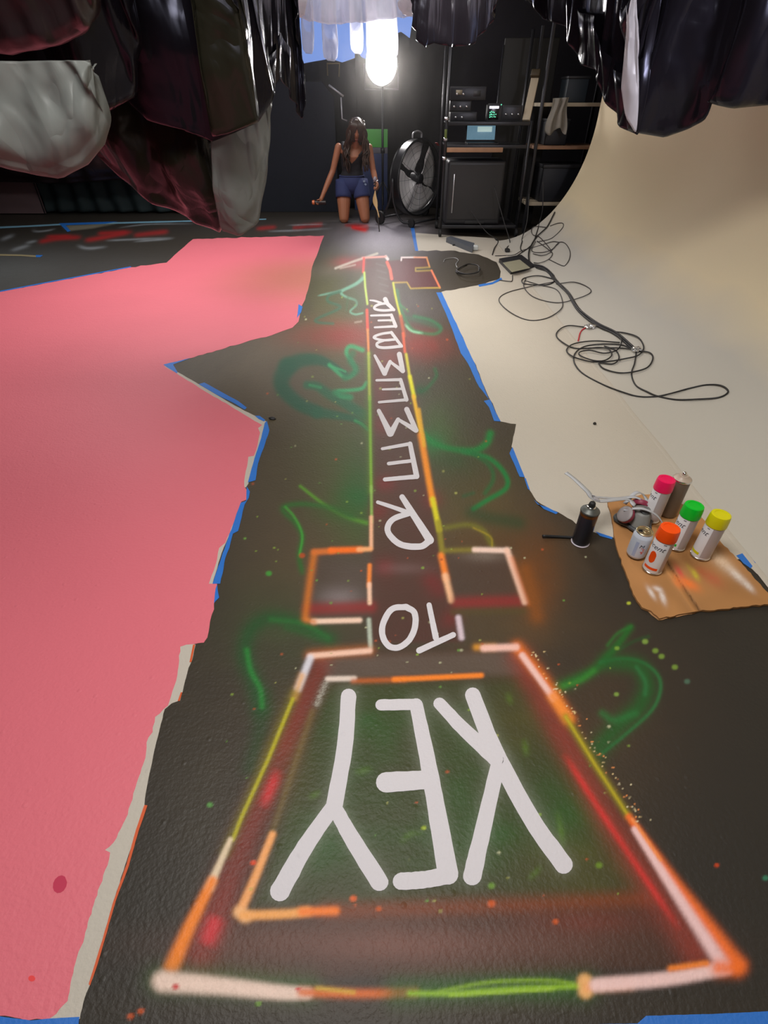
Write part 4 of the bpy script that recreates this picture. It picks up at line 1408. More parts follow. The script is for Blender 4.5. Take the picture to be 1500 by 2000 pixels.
def fl(x, y, z):
    return Vector((fc.x + x * cs - y * sn, fc.y + x * sn + y * cs, z))


bm = bmesh.new()
for s in (-1, 1):
    add_tube(bm, cat_rom([fl(s * .455, 0, .55), fl(s * .46, -.02, .3), fl(s * .40, -.10, .075), fl(s * .36, -.26, .05)], 5), .014, 8)
    add_tube(bm, cat_rom([fl(s * .455, 0, .55), fl(s * .46, .05, .3), fl(s * .42, .22, .08)], 5), .014, 8)
add_tube(bm, [fl(-.36, -.26, .05), fl(.36, -.26, .05)], .014, 8)
add_tube(bm, [fl(-.42, .22, .08), fl(.42, .22, .08)], .014, 8)
obj('stand_frame', bm, M_metal_dark, t, world=True)
for s in (-1, 1):
    WM = Matrix.Translation(fl(s * .47, .22, .082)) @ Matrix.Rotation(an, 4, 'Z') @ Matrix.Rotation(PI / 2, 4, 'Y')
    wh = obj('wheel', lathe([(0, -.02), (.05, -.022), (.08, -.018), (.082, 0), (.08, .018), (.05, .022), (0, .02)], 26, WM), M_rubber, t, angle=.8, world=True)
    WM2 = Matrix.Translation(fl(s * .36, -.26, .055)) @ Matrix.Rotation(an, 4, 'Z') @ Matrix.Rotation(PI / 2, 4, 'Y')
    obj('wheel', lathe([(0, -.018), (.03, -.02), (.053, -.016), (.055, 0), (.053, .016), (.03, .02), (0, .018)], 22, WM2), M_rubber, t, angle=.8, world=True)
bm = bmesh.new()
add_tube(bm, cat_rom([FM @ Vector((-.09, .44, 0)), FM @ Vector((-.08, .49, 0)), FM @ Vector((0, .51, 0)), FM @ Vector((.08, .49, 0)), FM @ Vector((.09, .44, 0))], 5), .011, 8)
obj('handle', bm, M_pale_metal, t, world=True)
obj('warning_tag', box(FM @ Vector((.26, .37, .13)), (.06, .004, .04), .001, (FM.to_3x3() @ Matrix.Rotation(-.6, 3, 'Z'))), mat('red_tag', lin((150, 40, 32)), .5), t, world=True)['label'] = 'red tag'

# ------------------------------------------------------------------ equipment rack
RX0, RX1, RY0, RY1 = .70, 1.65, 7.18, 7.74
t = empty('equipment_rack', ((RX0 + RX1) / 2, (RY0 + RY1) / 2, 0), 'dark metal equipment rack on casters beside the drum fan', 'rack')
for x, y_, zt_ in ((RX0, RY0, 1.95), (RX1, RY0, 1.16), (RX0, RY1, 1.95), (RX1, RY1, 1.95)):
    obj('post', tube([(x, y_, .10), (x, y_, zt_)], .017, 10), M_metal_dark, t, world=True)
    WM = Matrix.Translation((x, y_, .047)) @ Matrix.Rotation(PI / 2, 4, 'Y')
    obj('caster', lathe([(0, -.016), (.035, -.018), (.044, -.012), (.045, 0), (.044, .012), (.035, .018), (0, .016)], 20, WM), M_rubber, t, angle=.8, world=True)
for z in (.12, .93, 1.14):
    bm = bmesh.new()
    cx, cy = (RX0 + RX1) / 2, (RY0 + RY1) / 2
    add_box(bm, (cx, cy, z), (RX1 - RX0 - .03, RY1 - RY0, .014), .003)
    add_box(bm, (cx, RY0, z - .005), (RX1 - RX0 - .03, .022, .035), .004)
    add_box(bm, (cx, RY1, z - .005), (RX1 - RX0 - .03, .022, .035), .004)
    obj('shelf', bm, M_metal_dark, t, world=True)
obj('shelf_board', box(((RX0 + 1.34) / 2 + .02, RY0 - .012, .895), (1.34 - RX0, .02, .045), .003), M_wood, t, world=True)['label'] = 'pale wooden front board'
obj('clamp', box((RX0 - .005, RY0 - .02, 1.045), (.028, .02, .08), .004), mat('olive_clamp', lin((90, 105, 40)), .5), t, world=True)
for k, z in enumerate((1.165, .98, .80)):
    obj('post_clip', lathe([(0, 0), (.024, 0), (.026, .012), (.022, .03), (0, .03)], 12, Matrix.Translation((RX0, RY0, z))), M_metal, t, world=True)
# speaker cabinet on the bottom shelf
t = empty('speaker_cabinet', (1.09, 7.45, .128), 'big charcoal speaker cabinet on the bottom shelf of the rack', 'speaker')
obj('cabinet', box((1.09, 7.45, .46), (.68, .48, .66), .03), M_plastic_dark, t, world=True)
obj('grille', box((1.09, 7.206, .47), (.62, .012, .56), .005), mat('charcoal_grille_cloth', (.030, .028, .028), .8, bump=.3, bscale=200), t, world=True)
obj('trim_bar', box((.83, 7.197, .46), (.012, .008, .40), .002), M_metal, t, world=True)
obj('port', box((1.12, 7.203, .16), (.24, .01, .035), .003), M_rubber, t, world=True)
# things on the shelves
t = empty('test_monitor', (1.25, 7.36, 1.147), 'small black unit with a glowing green and white display on top of the rack', 'monitor')
obj('case', box((1.25, 7.38, 1.23), (.17, .12, .165), .008), M_plastic_dark, t, world=True)
sc = obj('screen', box((1.235, 7.317, 1.232), (.115, .006, .13), .002), mat('dark_screen', (.004, .006, .006), .2), t, world=True)
M_led_w = mat('lit_display_white', (.8, .8, .8), .5, emit=(.85, .8, 1), estr=2.2)
M_led_g = mat('lit_display_green', (.1, .6, .4), .5, emit=(.15, .75, .45), estr=1.2)
bm = bmesh.new()
add_box(bm, (1.208, 7.312, 1.277), (.05, .004, .022), 0)
add_box(bm, (1.262, 7.312, 1.277), (.05, .004, .022), 0)
obj('display_bar', bm, M_led_w, t, world=True)
bm = bmesh.new()
for k in range(14):
    add_box(bm, (1.195 + .016 * (k % 5) + random.uniform(-.003, .003), 7.312, 1.19 + .022 * (k // 5) + random.uniform(-.004, .004)), (random.uniform(.007, .014), .004, random.uniform(.006, .016)), 0)
obj('display_dots', bm, M_led_g, t, world=True)
obj('indicator', lathe([(0, 0), (.006, 0), (.006, .006), (0, .008)], 10, Matrix.Translation((1.312, 7.316, 1.30)) @ Matrix.Rotation(PI / 2, 4, 'X')), M_led_g, t, world=True)
t = empty('laptop', (1.14, 7.4, .938), 'open laptop with a lit bluish screen on the middle shelf', 'laptop')
obj('keyboard_base', box((1.14, 7.36, .949), (.36, .22, .018), .004), M_plastic_dark, t, world=True)
lr = Matrix.Rotation(math.radians(-10), 3, 'X')
obj('lid', box((1.14, 7.49, 1.045), (.36, .014, .17), .004, lr), M_plastic_dark, t, world=True)
obj('screen', box((1.14, 7.481, 1.045), (.33, .004, .14), 0, lr), mat('lit_laptop_screen', (.1, .15, .2), .4, emit=(.14, .26, .34), estr=.7, var=.6, vscale=20), t, world=True)
obj('window_pane', box((1.18, 7.4785, 1.075), (.17, .003, .05), 0, lr), mat('lit_laptop_window', (.4, .5, .5), .4, emit=(.45, .6, .58), estr=.8), t, world=True)
for i, (x, z, sx_, sy_, sz, lb) in enumerate(((.90, 1.147, .30, .30, .09, 'low black electronics case on the left of the rack top'), (.86, 1.237, .24, .26, .10, 'smaller black case stacked on the low electronics case'), (1.02, 1.337, .40, .28, .12, 'wide black case topmost of the stack on the rack'), (1.44, 1.147, .22, .30, .15, 'black box right of the glowing display on the rack'))):
    if i == 2:
        x = .93
    t = empty('electronics_case', (x, 7.46, z), lb, 'case')
    obj('body', box((x, 7.46, z + sz / 2), (sx_, sy_, sz), .006), M_plastic_dark, t, world=True)
    obj('face_plate', box((x, 7.46 - sy_ / 2 - .003, z + sz / 2), (sx_ * .94, .006, sz * .8), .002), M_metal_dark, t, world=True)
    for k in range(2 + i % 2):
        xx = x - sx_ * .3 + k * .07
        obj('knob', lathe([(0, 0), (.012, 0), (.011, .014), (0, .015)], 12, Matrix.Translation((xx, 7.46 - sy_ / 2 - .006, z + sz * .45)) @ Matrix.Rotation(PI / 2, 4, 'X')), M_metal, t, world=True)
    if i == 2:
        obj('label_sticker', box((x - .10, 7.46 - sy_ / 2 - .007, z + .07), (.07, .002, .04), 0), mat('cream_sticker', lin((150, 140, 120)), .6), t, world=True)
        obj('label_sticker', box((x + .10, 7.46 - sy_ / 2 - .007, z + .06), (.08, .002, .05), 0), mat('grey_sticker', lin((62, 62, 64)), .6), t, world=True)
# leaning boards
a, b = atY(1027, 238, 7.30), atY(1046, 150, 7.55)
t = empty('timber_batten', (a.x, 7.3, 1.147), 'pale painted batten leaning upright on the right of the rack top', 'batten')
d = (b - a).normalized()
rt = d.to_track_quat('Z', 'Y').to_matrix()
mid = (a + b) / 2
mid.z += .012
obj('batten', box(mid, (.085, .03, (b - a).length), .004, rt), M_wood_lt, t, world=True)
obj('end_wrap', box(b - d * .05 + Vector((0, 0, .07)), (.10, .045, .07), .01, rt), mat('tan_tape_wrap', lin((70, 58, 38)), .6), t, world=True)
x0, x1 = atY(985, 120, 7.95).x, atY(1092, 120, 7.95).x
zt = atY(1040, 72, 7.95).z
t = empty('dark_board', ((x0 + x1) / 2, 8.05, 0), 'tall dark brown board standing behind the rack', 'board')
obj('panel', box(((x0 + x1) / 2, 8.07, zt / 2 + .002), (x1 - x0, .03, zt), .01), mat('dark_brown_board', (.018, .016, .013), .6), t, world=True)
obj('metal_edge', tube([(x0 - .01, 8.05, .02), (x0 - .01, 8.05, zt - .06)], .010, 8), M_metal_dark, t, world=True)
# second shelving unit
SX0, SX1, SY0, SY1 = 1.80, 2.55, 7.45, 7.95
t = empty('shelving_unit', ((SX0 + SX1) / 2, 7.7, 0), 'dark shelving unit with wooden boards behind the end of the cove', 'shelf unit')
for x in (SX0, SX1):
    for y_ in (SY0, SY1):
        obj('post', box((x, y_, 1.0), (.035, .035, 2.0), .004), M_metal_dark, t, world=True)
for z, mm in ((.32, M_wood_lt), (.90, M_wood), (1.30, M_wood_lt)):
    obj('shelf', box(((SX0 + SX1) / 2, (SY0 + SY1) / 2, z), (SX1 - SX0 + .02, SY1 - SY0, .035), .004), mm, t, world=True)
M_wood_lt.node_tree.nodes['Principled BSDF'].inputs['Roughness'].default_value = .6
M_rag = mat('white_rag_cloth', lin((150, 145, 135)), .8, var=.15)
cw = [atY(1080, 192, 7.38), atY(1112, 190, 7.38)]
verts, faces = [], []
for i in range(17):
    u = i / 16
    for j in range(15):
        s = j / 14
        p = cw[0].lerp(cw[1], u)
        x = p.x + (u - .5) * .05 * s + .012 * math.sin(s * 6 + u * 3)
        verts.append((x, 7.38 + .025 * math.sin(u * 15 + s * 2), p.z - s * .33 * (.92 + .1 * math.sin(u * 8))))
for i in range(16):
    for j in range(14):
        a = i * 15 + j
        faces.append((a, a + 1, a + 16, a + 15))
o = pydata('rag', verts, faces, M_rag)
o.modifiers.new('cloth', 'SOLIDIFY').thickness = .004
tag(o, 'crumpled white rag hanging from the shelving unit', 'rag')
bx_ = [('storage_box', 2.05, .918, .26, .3, .26, (.016, .018, .024), 'dark storage box on the wooden shelf under the white rag'), ('storage_box', 2.2, 1.318, .24, .3, .24, (.02, .03, .04), 'dark blue grey box on the top shelf of the shelving unit'), ('storage_box', 2.2, .338, .5, .4, .4, (.010, .011, .016), 'large black box on the lowest shelf of the shelving unit')]
for nm, x, z, a_, b_, c_2, cc, lb in bx_:
    t = empty(nm, (x, 7.7, z), lb, 'box')
    mm = mat(nm + '_plastic', cc, .5)
    obj('body', box((x, 7.7, z + c_2 * .45), (a_, b_, c_2 * .9), .01), mm, t, world=True)
    obj('lid', box((x, 7.7, z + c_2 * .93), (a_ + .016, b_ + .016, c_2 * .1), .006), M_plastic_dark, t, world=True)


# ------------------------------------------------------------------ flat monitor, power strip, cables
def quad_slab(name, quad, z0, th, m, parent, inset=None):
    bm = bmesh.new()
    P = [flo(x, y_, z0) for x, y_ in quad]
    if inset:
        c = sum(P, Vector()) / 4
        P = [p.lerp(c, inset) for p in P]
    a = [bm.verts.new(p) for p in P]
    b = [bm.verts.new(p + Vector((0, 0, th))) for p in P]
    bm.faces.new(a)
    bm.faces.new(b)
    for i in range(4):
        bm.faces.new((a[i], a[(i + 1) % 4], b[(i + 1) % 4], b[i]))
    return obj(name, bm, m, parent, smooth=False, world=True)


q = [(974, 512), (1017, 504), (1044, 525), (997, 536)]
c = flo(1008, 520)
t = empty('flat_monitor', (c.x, c.y, .001), 'small black framed monitor lying face up among the tangled cables', 'monitor')
quad_slab('frame', q, .002, .035, M_plastic_dark, t)
quad_slab('screen', q, .0372, .003, mat('pale_glossy_screen', lin((176, 172, 148)), .12, var=.15, vscale=3), t, .24)
q = [(871, 473), (880, 470), (926, 484), (922, 494)]
c = flo(899, 481)
t = empty('power_strip', (c.x, c.y, .001), 'grey metal power strip on the floor in front of the rack', 'power strip')
quad_slab('housing', q, .002, .05, mat('grey_steel_paint', (.09, .10, .12), .4), t)
q2 = flo(886, 478, .054)
obj('switch', box(q2 + Vector((0, -.01, .0)), (.03, .04, .012), .003), M_rubber, t, world=True)
p2 = flo(923, 489)
obj('plug', box((p2.x + .03, p2.y, .028), (.06, .06, .05), .012), mat('white_plug', lin((200, 205, 205)), .5), t, world=True)


def zK(*p):
    return [(1040 + x / 3.5714, 600 + yy / 3.5714) for x, yy in p]


def zL(*p):
    return [(840 + x / 2.2727, 430 + yy / 2.2727) for x, yy in p]


def zM(*p):
    return [(940 + x / 7.5, 380 + yy / 7.5) for x, yy in p]


def cable(label, pts, r=.0045, lift=0.0, m=None, ends=False, group='cables lying in tangled loops on the off-white floor', free=None):
    P = [surf(x, y_, r + .0006 + lift + .004 * (i % 3 == 1)) for i, (x, y_) in enumerate(pts)]
    if free:
        P = free + P
    o = obj('cable', tube(cat_rom(P, 8), r, 7), m or M_cable)
    return tag(o, label, 'cable', group)


cable('black cable making the long flat loop nearest the camera on the cove foot', zK((725, 315), (712, 400), (690, 470), (720, 550), (800, 600), (870, 625), (1000, 650), (1150, 652), (1300, 635), (1366, 595), (1320, 557), (1220, 546), (1100, 570), (970, 610), (860, 628), (740, 628), (620, 600), (480, 540), (340, 460), (285, 380), (310, 310), (400, 270), (600, 268), (720, 305)))
cable('black cable looping left from the red wire end', zK((360, 146), (250, 140), (185, 165), (165, 210), (220, 265), (300, 295), (420, 292), (600, 296), (712, 302)), lift=.003)
cable('black cable with a wide oval loop under the white connector', zK((610, 257), (430, 250), (290, 265), (235, 310), (280, 360), (400, 390), (520, 390), (640, 375), (740, 345), (777, 290), (740, 225), (650, 190), (560, 180)), lift=.006)
cable('black cable coiled in the tight inner spiral of the front tangle', zK((590, 200), (622, 250), (592, 310), (500, 335), (400, 320), (330, 325), (330, 352), (420, 390), (500, 386), (550, 350), (530, 310), (460, 295), (380, 302)), lift=.009)
cable('black cable with a loop right of the white connector', zK((730, 312), (820, 330), (840, 370), (800, 430), (700, 465), (600, 467), (500, 440), (460, 408), (480, 398), (560, 405), (602, 370), (580, 310), (500, 280)), lift=.004)
BN = [(1040, 519), (1060, 524), (1074, 533), (1081, 547), (1088, 556), (1108, 575), (1130, 606), (1166, 635), (1205, 654), (1240, 684)]
for k, (lb, dx) in enumerate((('leftmost cable of the thick black bundle running to the front tangle', -3.2), ('middle cable of the thick black bundle running to the front tangle', 0), ('rightmost cable of the thick black bundle running to the front tangle', 3.0))):
    cable(lb, [(x + dx * math.cos(i * .9 + k), y_ - dx * .6 * math.cos(i * .9 + k)) for i, (x, y_) in enumerate(BN)], .0075, .006 * (k == 1))
cable('thin dark cable circling in the largest loop left of the bundle', zL((555, 275), (440, 300), (340, 325), (305, 358), (350, 410), (430, 445), (510, 440), (575, 405), (588, 365), (560, 310), (480, 290), (420, 270)), .004, m=M_cable_gray)
cable('thin dark cable swinging out to the right of the bundle', zL((560, 287), (640, 280), (700, 300), (712, 325), (650, 355), (560, 370), (460, 345), (415, 300), (425, 260)), .004, .002, m=M_cable_gray)
cable('black cable in small flat rings just below the flat monitor', zL((550, 265), (480, 252), (415, 262), (410, 282), (450, 292), (520, 290), (552, 272), (540, 240), (470, 215)), .005, .002)
cable('thin cable hooked under the front edge of the flat monitor', zM((260, 1260), (400, 1285), (450, 1270), (455, 1190)), .004)
cable('thin cable with a pointed oval loop on the cove beside the rack', zM((1010, 465), (1120, 430), (1195, 425), (1200, 480), (1110, 590), (1000, 660), (820, 700)), .004, m=M_cable_gray)
cable('thin cable with the round loop furthest right on the cove', zM((1030, 830), (1140, 715), (1230, 720), (1300, 830), (1295, 950), (1240, 1035), (1180, 1045), (990, 960)), .004, m=M_cable_gray)
cable('thin cable running flat behind the flat monitor', zM((1150, 705), (1050, 700), (900, 740), (760, 780), (600, 830), (480, 890), (340, 900), (200, 910)), .004, m=M_cable_gray)
cable('thin cable crossing in the middle of the rear tangle', zM((1140, 722), (1020, 830), (860, 860), (740, 830), (800, 700)), .004, .003, m=M_cable_gray)
cable('thin cable looping behind the right corner of the flat monitor', zM((820, 690), (1000, 830), (1045, 880), (990, 960), (860, 1020), (770, 1010)), .004, .004, m=M_cable_gray)
cable('thin cable curling round the rear tangle under the cove edge', zM((760, 880), (890, 910), (1000, 870), (1020, 820), (860, 640), (760, 600), (740, 520), (800, 480), (950, 490)), .004, .005, m=M_cable_gray)
cable('thick black cable dropping down the cove edge into the rear tangle', zM((1085, 270), (1060, 330), (1010, 420), (960, 500), (880, 580), (810, 640), (740, 750), (700, 860), (700, 980), (740, 1040)), .0075, .004)
for i, (a, bq, lb) in enumerate((((1.30, 7.12, .55), ((420, 700), (375, 790), (370, 840)), 'black cable hanging from the rack with a plug on the floor'), ((1.72, 7.1, .5), ((600, 650), (600, 700), (575, 790), (600, 840)), 'short black cable hanging straight from the rack corner'), ((1.05, 7.12, .3), ((240, 680), (190, 800), (160, 890)), 'black cable hanging at the left of the rear tangle'), ((1.85, 7.05, .6), ((860, 400), (820, 560), (740, 740), (560, 880), (490, 930)), 'long black cable draped from the shelving unit to the flat monitor'))):
    s0 = surf(*zM(bq[0])[0], .01)
    A = Vector(a)
    cable(lb, zM(*bq), .0055, free=[A, A.lerp(s0, .5) + Vector((.02, -.03, -.06))])
plug = surf(*zM((372, 832))[0], .012)
tag(obj('plug', box(plug + Vector((0, -.03, .006)), (.05, .07, .03), .008), M_rubber), 'black plug on the off-white floor in front of the rack', 'plug')
# coil on the black tongue of floor
co = [(0, 0), (-14, 4), (-24, 10), (-12, 15), (14, 14), (28, 8), (22, 1), (2, -1), (-18, 6), (-20, 11), (0, 15), (24, 12), (26, 4)]
tag(obj('cable', tube(cat_rom([flo(912 + dx * .9, 517 + dy * 1.2, .006 + .004 * i % 3) for i, (dx, dy) in enumerate(co)], 7), .006, 7), M_cable), 'black cable coil lying on the black tongue of floor', 'cable')
tag(obj('cable', tube(cat_rom([flo(x, y_, .006) for x, y_ in zL((60, 185), (70, 172), (110, 168), (125, 178), (115, 195), (120, 210))], 7), .004, 7), M_pale_metal), 'thin shiny wire curl beside the black cable coil', 'cable')
# red wire and silver connectors
tag(obj('wire', tube(cat_rom([surf(x, y_, .005) for x, y_ in zK((372, 148), (345, 165), (330, 190), (318, 240))], 6), .005, 6, None), mat('red_wire', lin((190, 30, 45)), .4)), 'short red wire by the connector of the front tangle', 'wire')
for lb, (px, py), s_ in (('crumpled shiny connector at the end of the red wire', (1153, 642), (.075, .05, .03)), ('crumpled shiny connector on the right of the front tangle', (1243, 687), (.06, .05, .035))):
    c = surf(px, py, .018)
    bm = bmesh.new()
    bmesh.ops.create_icosphere(bm, subdivisions=3, radius=.5)
    for v in bm.verts:
        v.co = Vector((v.co.x * s_[0], v.co.y * s_[1], v.co.z * s_[2])) * (1 + .5 * noise.noise(v.co * 5 + Vector((px, 0, 0)))) + c
    tag(obj('connector', bm, mat('foil_wrap', (.72, .72, .72), .25, metal=.85), smooth=False), lb, 'connector')
c = flo(1161, 829)
tag(obj('pebble', lathe([(0, 0), (.008, .001), (.009, .006), (.005, .011), (0, .012)], 10, Matrix.Translation((c.x, c.y, .001))), mat('dark_chip', (.03, .025, .02), .8)), 'tiny dark chip lying alone on the off-white floor', 'debris')
c = flo(532, 819)
bm = bmesh.new()
bmesh.ops.create_icosphere(bm, subdivisions=2, radius=.012)
for v in bm.verts:
    v.co = Vector((v.co.x * 1.6, v.co.y * .9, v.co.z * .5)) * (1 + .6 * noise.noise(v.co * 90)) + c + Vector((0, 0, .006))
tag(obj('paint_flake', bm, M_rubber), 'small curled black paint flake by the corner of the slanting pink edge', 'debris')
c0, c1, c2 = flo(1060, 1047, .012), flo(1085, 1048, .006), flo(1125, 1050, .006)
tag(obj('stick', tube(cat_rom([c0, c1, c2], 5), .006, 7, None), M_rubber), 'thin black stick on black paint left of the black spray can', 'stick')

# ------------------------------------------------------------------ cardboard
cb = [(1187, 978), (1230, 970), (1262, 966), (1300, 968), (1332, 984), (1372, 1012), (1405, 1055), (1432, 1082), (1470, 1125), (1520, 1180), (1500, 1180), (1440, 1186), (1380, 1192), (1350, 1196), (1330, 1199), (1288, 1208), (1272, 1193), (1254, 1186), (1237, 1160), (1226, 1128), (1214, 1100), (1205, 1070), (1199, 1045), (1195, 1010)]
cbj = jag(cb, 2.4, 7)
ZT = .011


def inpoly(x, y_, poly):
    r_ = False
    for i in range(len(poly)):
        ax, ay = poly[i]
        bx, by = poly[(i + 1) % len(poly)]
        if (ay > y_) != (by > y_) and x < (bx - ax) * (y_ - ay) / (by - ay) + ax:
            r_ = not r_
    return r_


pts = [Vector(p) for p in cbj]
nb = len(pts)
for gx in np.arange(1190, 1520, 3.2):
    for gy in np.arange(968, 1208, 3.2):
        q = (gx + .6 * math.sin(gy), gy)
        if inpoly(q[0], q[1], cb):
            pts.append(Vector(q))
cv, ce, cf, *_ = delaunay_2d_cdt(pts, [(i, (i + 1) % nb) for i in range(nb)], [], 1, 1e-4)


def fold_h(x, y_):
    # a valley crease running from (1312,1112) to (1366,1192), carried on up to (1265,1040)
    d = ((x - 1312) * (1192 - 1112) - (y_ - 1112) * (1366 - 1312)) / 96.5
    return -.006 * math.exp(-(d / 2.6) ** 2) + .005 * math.exp(-((d + 10) / 5) ** 2) + .0015 * noise.noise((x * .03, y_ * .03, 4))


KR = lin((178, 126, 74))


def cb_col(x, y_):
    c = Vector(KR) * (1 + .12 * noise.noise((x * .02, y_ * .02, 1)))

    def spot(c, px, py, rx, ry, ang, col, a):
        ca, sa = math.cos(ang), math.sin(ang)
        dx, dy = x - px, y_ - py
        u, v = (dx * ca + dy * sa) / rx, (-dx * sa + dy * ca) / ry
        k = a * math.exp(-(u * u + v * v))
        k *= .85 + .3 * noise.noise((x * .3, y_ * .3, 2))
        return c.lerp(Vector(lin(col)), min(1, max(0, k)))
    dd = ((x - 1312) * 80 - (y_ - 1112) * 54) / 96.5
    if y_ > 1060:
        c = c * (1 - .55 * math.exp(-(dd / 2.2) ** 2)) * (1 + .25 * math.exp(-((dd + 9) / 3.) ** 2))  # fold's shade and lighter ridge painted into the colour
    c = spot(c, 1322, 1132, 16, 3, 1.0, (245, 150, 80), .8)
    c = spot(c, 1340, 1085, 45, 14, .9, (120, 78, 30), .7)
    c = spot(c, 1290, 985, 40, 16, .2, (205, 170, 130), .5)
    c = spot(c, 1327, 1117, 16, 5, 1.0, (225, 60, 70), .85)
    c = spot(c, 1345, 1140, 22, 9, .5, (255, 125, 45), .95)
    c = spot(c, 1322, 1140, 12, 5, .9, (250, 140, 70), .8)
    c = spot(c, 1358, 1122, 12, 5, 1.0, (205, 195, 40), .85)
    c = spot(c, 1345, 1108, 8, 3, 1.0, (170, 160, 40), .5)
    c = spot(c, 1392, 1130, 24, 12, .6, (205, 90, 66), .6)
    c = spot(c, 1370, 1116, 14, 7, .6, (190, 90, 50), .5)
    c = spot(c, 1410, 1098, 30, 12, .75, (232, 205, 176), .85)
    c = spot(c, 1440, 1125, 24, 7, .75, (238, 226, 215), .95)
    c = spot(c, 1462, 1145, 14, 5, .8, (240, 230, 222), .95)
    c = spot(c, 1272, 1158, 13, 4, 1.0, (238, 230, 226), .95)
    c = spot(c, 1284, 1150, 9, 4, .4, (238, 230, 226), .85)
    c = spot(c, 1294, 1166, 14, 5, 1.2, (238, 230, 226), .95)
    return c


bm = bmesh.new()
lay = bm.verts.layers.float_color.new('print')
tv, bv = [], []
for v in cv:
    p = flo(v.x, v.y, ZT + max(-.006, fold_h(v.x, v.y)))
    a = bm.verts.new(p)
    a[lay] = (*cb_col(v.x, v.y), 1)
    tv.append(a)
for f in cf:
    bm.faces.new([tv[i] for i in f])
rim = [e for e in bm.edges if len(e.link_faces) == 1]
ex = bmesh.ops.extrude_edge_only(bm, edges=rim)
for v in [g for g in ex['geom'] if isinstance(g, bmesh.types.BMVert)]:
    v.co.z = .0022
    v[lay] = (*lin((150, 105, 62)), 1)
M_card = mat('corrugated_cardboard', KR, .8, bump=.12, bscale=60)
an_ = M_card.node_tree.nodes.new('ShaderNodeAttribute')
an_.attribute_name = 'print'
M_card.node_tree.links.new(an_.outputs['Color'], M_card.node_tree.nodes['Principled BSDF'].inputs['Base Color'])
c = flo(1330, 1090)
t = empty('cardboard', (c.x, c.y, 0.001), 'folded brown cardboard sheet with spray test marks under the paint cans', 'cardboard')
obj('top_sheet', bm, M_card, t, angle=.9, world=True)
# lower layer peeping out along the near edge
lo = jag([(1250, 1178), (1272, 1200), (1287, 1211), (1330, 1203), (1352, 1199), (1352, 1185), (1290, 1170)], 1.6, 7)
patch('lower_layer', lo, .0045, mat('cardboard_underlayer', lin((185, 140, 95)), .8), None, 0, .003)
o = bpy.data.objects['lower_layer']
o.parent = t
o.matrix_parent_inverse = Matrix.Translation(t.location).inverted()

# ------------------------------------------------------------------ cans
M_can_white = mat('white_can_enamel', lin((232, 230, 232)), .3, coat=.3)
M_can_grey = mat('grey_can_side', lin((186, 176, 176)), .35)
M_chrome = mat('tin_rim', (.75, .75, .75), .2, metal=1.0)
M_ink = mat('dark_grey_ink', lin((70, 70, 84)), .5)


def wrap_text(name, body, size, r, z, a_end, m, parent, shear=.0, loc=(0, 0, 0), slope=0.0, lift=.0004):
    cu = bpy.data.curves.new(name, 'FONT')
    cu.body = body
    cu.size = size
    cu.shear = shear
    cu.extrude = 0.0
    cu.resolution_u = 3
    to = bpy.data.objects.new(name, cu)
    COL.objects.link(to)
    bpy.context.view_layer.update()
    dg = bpy.context.evaluated_depsgraph_get()
    me_ = bpy.data.meshes.new_from_object(to.evaluated_get(dg))
    bpy.data.objects.remove(to)
    bpy.data.curves.remove(cu)
    bm = bmesh.new()
    bm.from_mesh(me_)
    bmesh.ops.subdivide_edges(bm, edges=[e for e in bm.edges if e.calc_length() > size * .25], cuts=1)
    mx = max(v.co.x for v in bm.verts)
    for v in bm.verts:
        a = a_end + (v.co.x - mx) / r
        zz = z + v.co.y + slope * (v.co.x - mx)
        v.co = Vector((loc[0] + (r + lift) * math.cos(a), loc[1] + (r + lift) * math.sin(a), loc[2] + zz))
    bpy.data.meshes.remove(me_)
    return obj(name, bm, m, parent, smooth=False, world=True)


def arc_patch(bm, r, a0, a1, z0, z1, loc, n=14, wav=0.0):
    top, bot = [], []
    for i in range(n + 1):
        a = a0 + (a1 - a0) * i / n
        d = Vector((math.cos(a) * r, math.sin(a) * r, 0)) + Vector(loc)
        bot.append(bm.verts.new(d + Vector((0, 0, z0))))
        top.append(bm.verts.new(d + Vector((0, 0, z1))))
    for i in range(n):
        bm.faces.new((bot[i], bot[i + 1], top[i + 1], top[i]))


